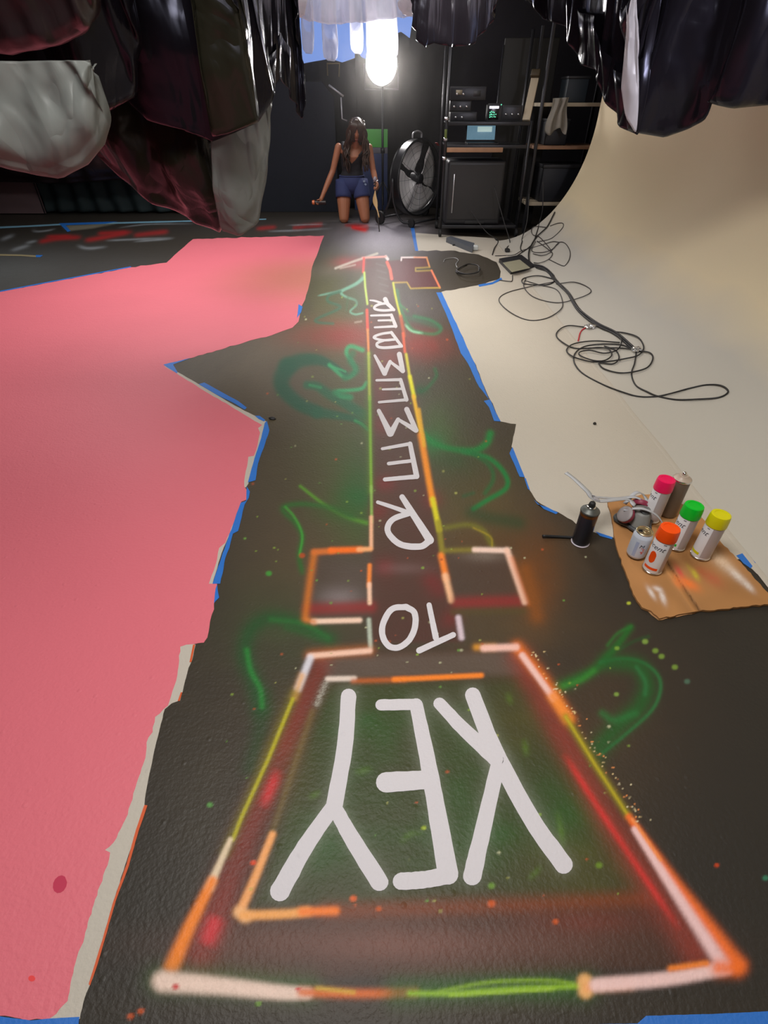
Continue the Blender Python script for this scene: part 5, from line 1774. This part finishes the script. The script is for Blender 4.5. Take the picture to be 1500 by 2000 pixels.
def spray_can(px, py, col, colname, label, zbase, text_end, blob=None):
    p = flo(px, py, zbase)
    t = empty('spray_can', p, label, 'spray can', group=None)
    L = Vector(p)
    face = math.atan2(-p.y, -p.x)
    MT = Matrix.Translation(L)
    r = .0325
    obj('body', lathe([(0, .003), (r - .004, .001), (r, .004), (r, .148), (r - .003, .154), (r - .003, .160), (0, .160)], 40, MT), M_can_white, t, angle=.6, world=True)
    obj('base_rim', lathe([(r - .003, .0), (r + .0012, .0005), (r + .0016, .003), (r + .0008, .0055), (r - .001, .006)], 40, MT), M_chrome, t, world=True)
    bm = bmesh.new()
    arc_patch(bm, r + .0003, face + text_end + .2, face + text_end + 1.9, .012, .146, L)  # greyer sector on the right of the can body
    obj('grey_sector', bm, M_can_grey, t, world=True)['label'] = 'grey sector on the right of the can'
    obj('cap', lathe([(r - .001, .148), (r + .0018, .148), (r + .002, .152), (r + .0006, .185), (r - .0015, .1935), (r - .006, .1955), (r - .011, .1945), (r - .012, .1925), (0, .1915)], 44, MT), mat(colname + '_cap_plastic', lin(col), .4), t, angle=.7, world=True)['label'] = colname + ' cap'
    bm = bmesh.new()
    for k in range(6):
        a = face + text_end - .42 + .05 * k
        arc_patch(bm, r + .0004, a, a + .034, .1375, .1415, L, 2)
    obj('small_print', bm, M_ink, t, world=True)
    wrap_text('script_lettering', 'fluorescent', .029, r, .108, face + text_end, M_ink, t, .45, L, slope=-.04)
    bm = bmesh.new()
    arc_patch(bm, r + .0004, face + text_end - 1.5, face + text_end - .02, .020, .031, L)
    mcol = mat(colname + '_label_ink', lin(col), .4)
    obj('colour_band', bm, mcol, t, world=True)
    if blob:
        bm = bmesh.new()
        rows = []
        for i in range(-5, 6):
            h = math.sqrt(1 - (i / 5.5) ** 2)
            a = face + text_end - 1.0 + i * .07
            rows.append((bm.verts.new(L + Vector((math.cos(a) * (r + .0005), math.sin(a) * (r + .0005), .074 - .026 * h))), bm.verts.new(L + Vector((math.cos(a) * (r + .0005), math.sin(a) * (r + .0005), .074 + .026 * h)))))
        for a, b in zip(rows, rows[1:]):
            bm.faces.new((a[0], b[0], b[1], a[1]))
        obj('colour_spot', bm, mcol, t, world=True)
    return t


ZC_ = ZT + .0035
spray_can(1273, 1111, (255, 84, 8), 'orange', 'orange capped white spray can standing nearest the cardboard edge', ZC_, .55, True)
spray_can(1319, 1066, (0, 196, 44), 'green', 'green capped white spray can behind the orange one', ZC_, .1)
spray_can(1367, 1084, (222, 214, 10), 'yellow', 'yellow capped white spray can furthest right on the cardboard', ZC_, -.15)
spray_can(1270, 1013, (245, 16, 92), 'hot pink', 'hot pink capped white spray can at the back of the cardboard', ZC_, -.2)
# tall plain can behind the pink one
p = flo(1303, 1003, ZC_)
t = empty('spray_can', p, 'capless brownish grey spray can hidden behind the hot pink one', 'spray can')
MT = Matrix.Translation(p)
obj('body', lathe([(0, .002), (.031, .0), (.0325, .004), (.0325, .168)], 36, MT), mat('taupe_can_enamel', lin((112, 98, 84)), .45), t, world=True)
obj('dome', lathe([(.0325, .168), (.034, .170), (.0335, .174), (.028, .178), (.018, .186), (.017, .189), (0, .189)], 36, MT), mat('taupe_can_top', lin((190, 172, 155)), .4), t, angle=.6, world=True)
obj('rim', lathe([(.0325, .166), (.0345, .168), (.0348, .172), (.033, .175)], 36, MT), M_chrome, t, world=True)
obj('nozzle', lathe([(0, .188), (.008, .188), (.0085, .197), (.006, .202), (0, .203)], 20, MT), M_chrome, t, world=True)
# black can
p = flo(1133, 1059, .001)
t = empty('spray_can', p, 'black spray can with a nozzle standing on black paint left of the cardboard', 'spray can')
MT = Matrix.Translation(p)
obj('body', lathe([(0, .003), (.030, .002), (.0325, .006), (.0325, .137)], 40, MT), mat('blue_black_can_enamel', lin((38, 40, 52)), .3, coat=.3), t, world=True)
obj('base_rim', lathe([(.030, 0), (.0342, .0005), (.0346, .003), (.0335, .0055), (.0322, .006)], 40, MT), mat('white_rim', lin((225, 215, 225)), .35), t, world=True)
obj('copper_band', lathe([(.0326, .137), (.0328, .138), (.0328, .150), (.0322, .151)], 40, MT), mat('copper_band', lin((120, 78, 40)), .35, metal=.6), t, world=True)
obj('shoulder', lathe([(.0322, .151), (.0345, .152), (.0348, .155), (.0335, .158), (.030, .160), (.022, .168), (.015, .171), (0, .171)], 40, MT), mat('dusty_grey_tin', lin((92, 94, 90)), .45, metal=.5), t, angle=.6, world=True)
obj('collar', lathe([(.0, .171), (.0155, .171), (.0165, .173), (.0150, .175), (0, .175)], 28, MT), M_chrome, t, world=True)
obj('nozzle', lathe([(0, .174), (.0115, .174), (.0125, .178), (.011, .190), (.0085, .194), (0, .195)], 28, MT), M_rubber, t, world=True)
# soda can
p = flo(1240, 1084, ZC_)
t = empty('soda_can', p, 'open white drink can between the mask and the orange spray can', 'drink can')
MT = Matrix.Translation(p)
face = math.atan2(-p.y, -p.x)
obj('body', lathe([(0, .004), (.021, .004), (.0235, .0), (.026, .002), (.0325, .012), (.033, .016), (.033, .096), (.0325, .100), (.0275, .113)], 44, MT), mat('pale_blue_white_can', lin((214, 222, 236)), .28, coat=.4), t, world=True)
M_lid = mat('can_lid_aluminium', lin((200, 185, 150)), .3, metal=.85)
obj('lid', lathe([(.0272, .112), (.0285, .1145), (.0285, .1175), (.0272, .1185), (.0258, .117), (.0245, .1125), (.023, .1135), (0, .1135)], 44, MT), M_lid, t, angle=.5, world=True)
bm = bmesh.new()
vs_ = [bm.verts.new(p + Vector((-.009 + .0105 * math.cos(k * PI / 9), .006 + .0075 * math.sin(k * PI / 9), .1138))) for k in range(18)]
bm.faces.new(vs_)
obj('opening', bm, mat('dark_can_hole', (.004, .003, .003), .8), t, smooth=False, world=True)
bm = bmesh.new()
add_tube(bm, [p + Vector((.006 + .010 * math.cos(k * PI / 8), -.004 + .006 * math.sin(k * PI / 8), .1155)) for k in range(17)], .0016, 6, cap=False)
add_box(bm, p + Vector((-.001, .001, .1150)), (.010, .008, .0015), .0005)
obj('pull_tab', bm, M_lid, t, world=True)
wrap_text('lettering', 'M', .021, .033, .062, face + .62, mat('black_can_ink', (.02, .02, .03), .5), t, .2, p, lift=.0005)
bm = bmesh.new()
for k in range(7):
    a = face + .42 + random.uniform(-.12, .22)
    z0 = .034 + .004 * k + random.uniform(-.002, .002)
    arc_patch(bm, .0334, a, a + random.uniform(.12, .3), z0, z0 + .0035, p, 4)
obj('red_print', bm, mat('red_can_ink', lin((240, 110, 90)), .45), t, world=True)
bm = bmesh.new()
arc_patch(bm, .0333, face - .35, face - .02, .02, .085, p, 6)
obj('blue_panel', bm, mat('blue_can_ink', lin((180, 192, 222)), .4), t, world=True)

# ------------------------------------------------------------------ respirator
c = flo(1240, 1022, ZC_)
t = empty('respirator', c, 'grey half-face respirator mask lying beside the black spray can', 'respirator')
M_sil = mat('grey_silicone', lin((128, 128, 124)), .5, bump=.1, bscale=40)
M_sil_d = mat('dark_grey_silicone', lin((72, 74, 76)), .5)
M_strap = mat('pale_grey_strap', lin((186, 188, 192)), .5)
M_mag = mat('magenta_filter', lin((142, 44, 70)), .5)
bm = bmesh.new()
rings = []
for i in range(9):
    s = i / 8
    R1 = (.062 - .030 * s ** 1.5)
    R2 = (.052 - .020 * s ** 1.5)
    z = .006 + .062 * s
    ring = []
    for k in range(28):
        a = 2 * PI * k / 28
        tri_ = 1 + .22 * math.cos(3 * (a - .6)) * (1 - .6 * s)
        ring.append(c + Vector((R1 * tri_ * math.cos(a) + .010 * s, R2 * tri_ * math.sin(a), z + .006 * math.sin(2 * a) * (1 - s))))
    rings.append(ring)
add_loft(bm, rings)
obj('facepiece', bm, M_sil, t, world=True)
obj('face_seal', tube([c + Vector((.064 * (1 + .22 * math.cos(3 * (2 * PI * k / 32 - .6))) * math.cos(2 * PI * k / 32), .054 * (1 + .22 * math.cos(3 * (2 * PI * k / 32 - .6))) * math.sin(2 * PI * k / 32), .010)) for k in range(33)], .009, 8), M_sil_d, t, world=True)
for s, dx, dy in ((1, -.058, -.012), (2, .030, .058)):
    n_ = Vector((dx, dy, .045)).normalized()
    FMx = Matrix.Translation(c + Vector((dx * .8, dy * .8, .046))) @ n_.to_track_quat('Z', 'Y').to_matrix().to_4x4()
    f = obj('filter_cartridge', lathe([(0, 0), (.030, 0), (.0335, .006), (.034, .016), (.033, .020), (0, .020)], 30, FMx), M_mag, t, angle=.6, world=True)
    obj('filter_cover', lathe([(0, .026), (.022, .026), (.031, .022), (.0335, .0195), (0, .0195)], 30, FMx), mat('grey_filter_cover', lin((150, 142, 142)), .5), f, world=True)
VM = Matrix.Translation(c + Vector((.012, -.012, .064))) @ Vector((.1, -.5, 1)).to_track_quat('Z', 'Y').to_matrix().to_4x4()
obj('valve', lathe([(0, .016), (.012, .016), (.017, .012), (.018, 0), (0, 0)], 24, VM), M_sil_d, t, angle=.6, world=True)


def strap(pts, wd, m=M_strap):
    bm = bmesh.new()
    P = cat_rom(pts, 7)
    rows = []
    for i, p_ in enumerate(P):
        d = (P[min(len(P) - 1, i + 1)] - P[max(0, i - 1)]).normalized()
        sd = d.cross(Vector((.15 * math.sin(i * .3), .1, 1))).normalized() * wd / 2
        rows.append((bm.verts.new(p_ - sd), bm.verts.new(p_ + sd)))
    for a, b in zip(rows, rows[1:]):
        bm.faces.new((a[0], a[1], b[1], b[0]))
    o = obj('strap', bm, m, t, world=True)
    o.modifiers.new('webbing', 'SOLIDIFY').thickness = .0022
    return o


bp_ = flo(1133, 1059, 0)
k1 = Vector((bp_.x - .015, bp_.y + .055, .205))
strap([k1 + Vector((-.055, .075, .03)), k1 + Vector((-.03, .045, .022)), k1 + Vector((.008, .0, .0)), k1 + Vector((.05, -.015, -.035)), c + Vector((-.055, .03, .10)), c + Vector((-.02, .01, .082))], .020)
strap([k1 + Vector((.03, -.005, -.015)), k1 + Vector((.06, .03, -.05)), c + Vector((-.07, .06, .08)), c + Vector((0, .06, .085)), c + Vector((.05, .03, .07))], .016)
strap([c + Vector((-.065, .0, .07)), c + Vector((-.01, -.02, .092)), c + Vector((.05, -.035, .07)), c + Vector((.085, -.05, .03)), c + Vector((.10, -.05, .006))], .017)
strap([c + Vector((-.04, .05, .06)), c + Vector((.01, .085, .09)), c + Vector((.05, .09, .07)), c + Vector((.07, .05, .04)), c + Vector((.06, .01, .03))], .015)
obj('buckle', box(k1 + Vector((.045, -.012, -.028)), (.026, .022, .007), .002, Matrix.Rotation(.5, 3, 'Y')), M_frost_white, t, world=True)


# ------------------------------------------------------------------ the kneeling woman
Y0 = 8.24
base = Vector((atY(693, 420, Y0).x, Y0, 0))
woman = empty('person', base, 'woman with long dark hair kneeling in black tank top and blue shorts, painting', 'person')
M_skin = mat('tanned_skin', lin((166, 108, 78)), .5, var=.08, vscale=14)
M_hair = mat('dark_brown_hair', (.040, .020, .012), .42, var=.4, vscale=30)
M_top = mat('black_tank_top_cloth', (.010, .009, .013), .8, bump=.2, bscale=60)
M_short = mat('blue_shorts_cloth', lin((46, 56, 100)), .8, var=.15, bump=.2, bscale=60)


def J(px, py, Y):
    return atY(px, py, Y)


def at(px, Y, z):
    """point of depth Y and height z that shows in picture column px"""
    zc = Y * math.cos(TH) - (z - HCAM) * math.sin(TH)
    return Vector(((px - 750) / FPX * zc, Y, z))


kneeL, kneeR = at(672, 8.15, .060), at(713, 8.15, .060)
hipL, hipR = at(671, 8.27, .43), at(704, 8.27, .43)
pel, waist, chest, neck = at(687, 8.28, .46), at(688, 8.29, .60), at(690, 8.26, .76), at(693, 8.21, .915)
headc = at(697, 8.13, 1.045)
shL, shR = at(661, 8.26, .86), at(721, 8.25, .855)
elL, elR = at(650, 8.24, .60), at(729, 8.22, .60)
haL, haR = at(628, 8.12, .30), at(735, 8.10, .475)
anL, anR = at(676, 8.57, .062), at(709, 8.57, .062)
toL, toR = at(676, 8.72, .03), at(709, 8.72, .03)
bm = bmesh.new()
RZ = Matrix.Identity(3)


def torso_rings(g=0.0):
    out = []
    for p, rx, ry in ((pel - Vector((0, 0, .07)), .135, .10), (pel, .168, .122), (pel + Vector((0, 0, .06)), .158, .115), (waist, .125, .092), (waist + Vector((0, -.01, .08)), .133, .098), (chest, .152, .118), (chest + Vector((0, .01, .06)), .158, .105), (shL.lerp(shR, .5) + Vector((0, .01, -.0)), .150, .075), (neck + Vector((0, .01, -.02)), .065, .058)):
        out.append(ell(p, rx + g, ry + g, 28))
    return out


add_loft(bm, torso_rings())
add_caps(bm, neck - Vector((0, -.01, .05)), headc + Vector((0, .03, -.04)), .05, .048)
for h, k, a, tt in ((hipL, kneeL, anL, toL), (hipR, kneeR, anR, toR)):
    add_caps(bm, h, h.lerp(k, .5), .100, .092)
    add_caps(bm, h.lerp(k, .5), k, .092, .068)
    add_caps(bm, k + Vector((0, 0, .002)), k.lerp(a, .4), .058, .058)
    add_caps(bm, k.lerp(a, .4), a, .057, .038)
    add_caps(bm, a, tt, .036, .024)
for s, e, h in ((shL, elL, haL), (shR, elR, haR)):
    add_caps(bm, s, e, .047, .038)
    add_caps(bm, e, e.lerp(h, .35), .039, .039)
    add_caps(bm, e.lerp(h, .35), h, .039, .025)
# head
r = bmesh.ops.create_uvsphere(bm, u_segments=28, v_segments=20, radius=1)
HT = Matrix.Rotation(math.radians(28), 4, 'X') @ Matrix.Rotation(math.radians(6), 4, 'Y')      # bowed face
HM = Matrix.Translation(headc) @ HT
for v in r['verts']:
    x, y_, z = v.co
    w_ = .074 * (1 - .22 * max(0, -z) ** 1.5)
    yy_ = .094 * y_ * (1 - .06 * max(0, -z))
    if y_ < 0:
        yy_ -= .018 * math.exp(-((x / .17) ** 2 + ((z + .12) / .16) ** 2))
        yy_ += .008 * math.exp(-((abs(x) - .36) / .15) ** 2 - ((z - .08) / .13) ** 2)
        yy_ -= .006 * math.exp(-((x / .3) ** 2 + ((z + .55) / .10) ** 2))
        yy_ -= .008 * math.exp(-((x / .28) ** 2 + ((z + .86) / .14) ** 2))
    v.co = HM @ Vector((x * w_, yy_, z * .118))


# hands: palm, four curled fingers and a thumb closing on what each one holds
def hand(wr, d, side, curl_axis, spread):
    d = d.normalized()
    sd = curl_axis.normalized()
    nn = d.cross(sd).normalized()
    pal = wr + d * .045
    add_caps(bm, wr, pal + sd * .012, .026, .027)
    add_caps(bm, wr, pal - sd * .012, .026, .027)
    for i, (ln, o_) in enumerate(((.070, 1.5), (.078, .5), (.073, -.5), (.058, -1.5))):
        p0 = pal + d * .022 + sd * .0135 * o_
        p1 = p0 + (d * .85 + nn * .5).normalized() * ln * .42
        p2 = p1 + (d * .1 + nn * 1.0).normalized() * ln * .33
        p3 = p2 + (nn * .5 - d * .9).normalized() * ln * .25
        for a, b, r0, r1 in ((p0, p1, .0092, .0085), (p1, p2, .0085, .0078), (p2, p3, .0078, .0068)):
            add_caps(bm, a, b, r0, r1, 8)
    t0 = wr + d * .025 + sd * .026
    t1 = t0 + (d * .5 + sd * .5 + nn * .7).normalized() * .034
    t2 = t1 + (d * .6 - sd * .3 + nn * .7).normalized() * .030
    add_caps(bm, t0, t1, .0115, .0098, 8)
    add_caps(bm, t1, t2, .0098, .0080, 8)
    return pal + d * .03 + nn * .032


dL = (haL - elL)
gripL = hand(haL, dL, -1, Vector((.25, -.9, .35)), 0)
dR = (haR - elR)
gripR = hand(haR, dR + Vector((0, -.05, -.02)), 1, Vector((.1, -.4, .9)), 0)
body = obj('body', bm, M_skin, woman, world=True)
rm = body.modifiers.new('one_surface', 'REMESH')
rm.mode = 'VOXEL'
rm.voxel_size = .0062
rm.use_smooth_shade = True
sm = body.modifiers.new('soften', 'SMOOTH')
sm.factor = .5
sm.iterations = 4
# face
for s in (-1, 1):
    e = bmesh.new()
    bmesh.ops.create_uvsphere(e, u_segments=14, v_segments=10, radius=.0115, matrix=HM @ Matrix.Translation((s * .030, -.083, .006)))
    obj('eye', e, mat('eye_white', (.5, .48, .45), .3), woman, world=True)
    obj('eyebrow', tube(cat_rom([HM @ Vector((s * .014, -.096, .026)), HM @ Vector((s * .030, -.094, .032)), HM @ Vector((s * .048, -.083, .026))], 4), .003, 6), M_hair, woman, world=True)
    add = bmesh.new()
    bmesh.ops.create_uvsphere(add, u_segments=12, v_segments=8, radius=1, matrix=HM @ Matrix.Translation((s * .074, .008, -.008)) @ Matrix.Diagonal((.010, .020, .031, 1)))
    obj('ear', add, M_skin, woman, world=True)
obj('lips', tube(cat_rom([HM @ Vector((-.024, -.090, -.062)), HM @ Vector((0, -.100, -.060)), HM @ Vector((.024, -.090, -.062))], 5), .0055, 8, [.002, .003, .004, .005, .0055, .006, .0055, .005, .004, .003, .002]), mat('lips', lin((130, 64, 58)), .4), woman, world=True)

# tank top: hugging shell with a deep scoop and two straps
rg = torso_rings(.010)
rg2 = []
NK = 28


def ring_at(z, g=.011):
    """body ring at height z"""
    R_ = torso_rings(g)
    for a, b in zip(R_, R_[1:]):
        za, zb = a[0].z, b[0].z
        if za <= z <= zb:
            k = (z - za) / (zb - za)
            return [p.lerp(q_, k) for p, q_ in zip(a, b)]
    return R_[-1]


bm = bmesh.new()
NH = 22
grid = []
for k in range(NK):
    a = 2 * PI * k / NK
    front = max(0, -math.sin(a))
    side = abs(math.cos(a))
    topz = .80 - .02 * side
    if front > 0:
        topz = .80 - .115 * math.exp(-((math.cos(a)) / .36) ** 2) - .015 * side
    elif side < .5:
        topz = .845
    col_ = []
    for i in range(NH):
        z = .52 + (topz - .52) * i / (NH - 1)
        p = ring_at(z)[k].copy()
        p += (p - Vector((waist.x, waist.y, p.z))).normalized() * .004 * noise.noise(p * 22)
        col_.append(bm.verts.new(p))
    grid.append(col_)
for k in range(NK):
    for i in range(NH - 1):
        a, b = grid[k], grid[(k + 1) % NK]
        bm.faces.new((a[i], b[i], b[i + 1], a[i + 1]))
top = obj('tank_top', bm, M_top, woman, world=True)
top.modifiers.new('cloth', 'SOLIDIFY').thickness = .004
for s, sh in ((-1, shL), (1, shR)):
    fx = sh.lerp(neck, .30)
    bmS = bmesh.new()
    pth = cat_rom([Vector((chest.x + s * .085, chest.y - .118, .775)), Vector((fx.x, fx.y - .085, .855)), Vector((fx.x, fx.y + .005, fx.z + .046)), Vector((fx.x, fx.y + .085, .85)), Vector((chest.x + s * .08, chest.y + .105, .80))], 5)
    rows = []
    for p_ in pth:
        rows.append((bmS.verts.new(p_ - Vector((.018, 0, 0))), bmS.verts.new(p_ + Vector((.018, 0, 0)))))
    for a, b in zip(rows, rows[1:]):
        bmS.faces.new((a[0], a[1], b[1], b[0]))
    o = obj('top_strap', bmS, M_top, woman, world=True)
    o.modifiers.new('cloth', 'SOLIDIFY').thickness = .006
# shorts
bm = bmesh.new()
gus = [Vector((pel.x + (p.x - pel.x) * .72, pel.y + (p.y - pel.y) * .72, .335)) for p in ring_at(.405, .014)]
bm.faces.new([bm.verts.new(p) for p in gus])
add_loft(bm, [gus] + [ring_at(z, .014) for z in (.405, .43, .46, .49, .52, .545)], cap=False)
for h, k in ((hipL, kneeL), (hipR, kneeR)):
    d = (k - h).normalized()
    Mq = d.to_track_quat('Z', 'Y').to_matrix()
    rr = []
    for s_, r_ in ((-.06, .110), (.0, .114), (.06, .114), (.12, .112), (.15, .110)):
        rr.append([p + Vector((.003 * noise.noise(p * 30), 0, 0)) for p in ell(h + d * s_, r_, r_ * 1.03, 24, Mq)])
    add_loft(bm, rr, cap=False)
o = obj('shorts', bm, M_short, woman, world=True)
o.modifiers.new('cloth', 'SOLIDIFY').thickness = .004
obj('waistband', tube([p for p in ring_at(.543, .017)] + [ring_at(.543, .017)[0]], .009, 8), M_short, woman, world=True)
bm = bmesh.new()
for k in range(4):
    p = hipR + Vector((.055 + .018 * math.sin(k * 2), -.108 + .012 * k, .06 - .035 * k))
    add_box(bm, p, (.03, .006, .022), .002, Matrix.Rotation(.5 * k, 3, 'Y'))
obj('paint_patch', bm, mat('pale_blue_print', lin((125, 140, 165)), .7), woman, smooth=False, world=True)
# hair: cap and long wavy locks
bm = bmesh.new()
r = bmesh.ops.create_uvsphere(bm, u_segments=26, v_segments=18, radius=1)
dele = []
for v in r['verts']:
    x, y_, z = v.co
    if y_ < -.45 and z < .38 or z < -.55:
        dele.append(v)
    v.co = HM @ Vector((x * .088, y_ * .108 + .008, z * .130 + .004))
bmesh.ops.delete(bm, geom=dele, context='VERTS')
for i in range(120):
    a = random.uniform(-.35, PI + .35)
    fr = random.random() < .45
    if fr:
        a = random.choice((-1, 1)) * random.uniform(.1, .55) + (0 if random.random() < .5 else PI)
    st = HM @ Vector((.085 * math.cos(a), .10 * math.sin(a) + .008, random.uniform(.03, .09)))
    sx_ = math.cos(a)
    dn = random.uniform(.20, .40)
    p1 = Vector((headc.x + sx_ * .105, st.y - .01, headc.z - .06))
    p2 = Vector((headc.x - .012 + sx_ * random.uniform(.10, .17), neck.y - .065 + .13 * max(0, math.sin(a)) + random.uniform(-.06, .03), headc.z - .06 - dn * .5))
    p3 = Vector((headc.x - .02 + sx_ * random.uniform(.08, .17), p2.y - .02, headc.z - .06 - dn))
    if abs(sx_) < .75 and math.sin(a) > 0:
        p2.y, p3.y = chest.y + .125, chest.y + .15
    pts_ = cat_rom([st, p1, p2, p3], 6)
    for k, q_ in enumerate(pts_):
        q_.x += .010 * math.sin(k * 1.1 + i)
        q_.y += .008 * math.cos(k * .9 + i * 2)
    n_ = len(pts_)
    add_tube(bm, pts_, .01, 6, [.013 * (1 - (k / n_) ** 3 * .8) for k in range(n_)])
for i in range(26):
    u = i / 25 * 2 - 1
    st = HM @ Vector((u * .02, -.02, .128))
    p1 = HM @ Vector((u * .075, -.088 + .02 * abs(u), .095))
    p2 = HM @ Vector((u * .098 + .03 * (1 if u > 0 else -1), -.085 + .03 * abs(u), .00))
    p3 = HM @ Vector((u * .10 + .02 * (1 if u > 0 else -1), -.075, -.10))
    add_tube(bm, cat_rom([st, p1, p2, p3], 5), .01, 6, [.008 + .004 * math.sin(PI * k / 15) for k in range(16)])
obj('hair', bm, M_hair, woman, world=True)
obj('bracelet', tube([haR.lerp(elR, .18) + Vector((.031 * math.cos(k * PI / 8), .031 * math.sin(k * PI / 8), .008 * math.cos(k * PI / 8))) for k in range(17)], .006, 6), M_pale_metal, woman, world=True)

# what she holds: a spray can lying across the left hand, a brush-ended stick in the right
t = empty('spray_can', gripL + Vector((.05, -.01, 0)), 'dark spray can with orange top held by the kneeling woman', 'spray can')
ax = Matrix.Translation(gripL + Vector((-.03, 0, 0))) @ Matrix.Rotation(PI / 2, 4, 'Y')
obj('body', lathe([(0, -.005), (.026, 0), (.028, .005), (.028, .15), (.0, .152)], 24, ax), mat('dark_can_enamel', (.03, .022, .022), .3), t, angle=.6, world=True)
obj('cap', lathe([(.027, -.004), (.027, -.03), (.024, -.036), (0, -.037)], 24, ax), mat('orange_can_top', lin((225, 120, 70)), .35, coat=.5), t, angle=.6, world=True)
g = gripR + Vector((0, -.005, 0))
tip = flo(741, 452, .006)
t = empty('paint_stick', (tip.x, tip.y, 0.001), 'long thin stick with a tan paddle held upright by the woman', 'stick')
obj('shaft', tube([g + Vector((.0, 0, .10)), g, g.lerp(tip, .5), tip], .0065, 8), mat('dark_stick', (.03, .025, .02), .5), t, world=True)
pd = (tip - g).normalized()
bm = bmesh.new()
rows = []
for i in range(12):
    s = i / 11
    p = g.lerp(tip, .06 + .62 * s) + Vector((-.016 * math.sin(PI * s * 1.4), -.006, 0))
    wd = .008 + .024 * math.sin(PI * min(1, s * 1.25)) ** 2 * (1 if s < .6 else .75)
    rows.append(ell(p, wd, .006, 10))
add_loft(bm, rows)
obj('paddle', bm, mat('tan_wood_paddle', lin((188, 150, 100)), .55, var=.1), t, world=True)
obj('end_knob', lathe([(0, -.03), (.02, -.025), (.028, 0), (.02, .025), (0, .03)], 18, Matrix.Translation(g + Vector((0, 0, .10)))), mat('clear_cap', lin((150, 140, 150)), .15, coat=.6), t, world=True)
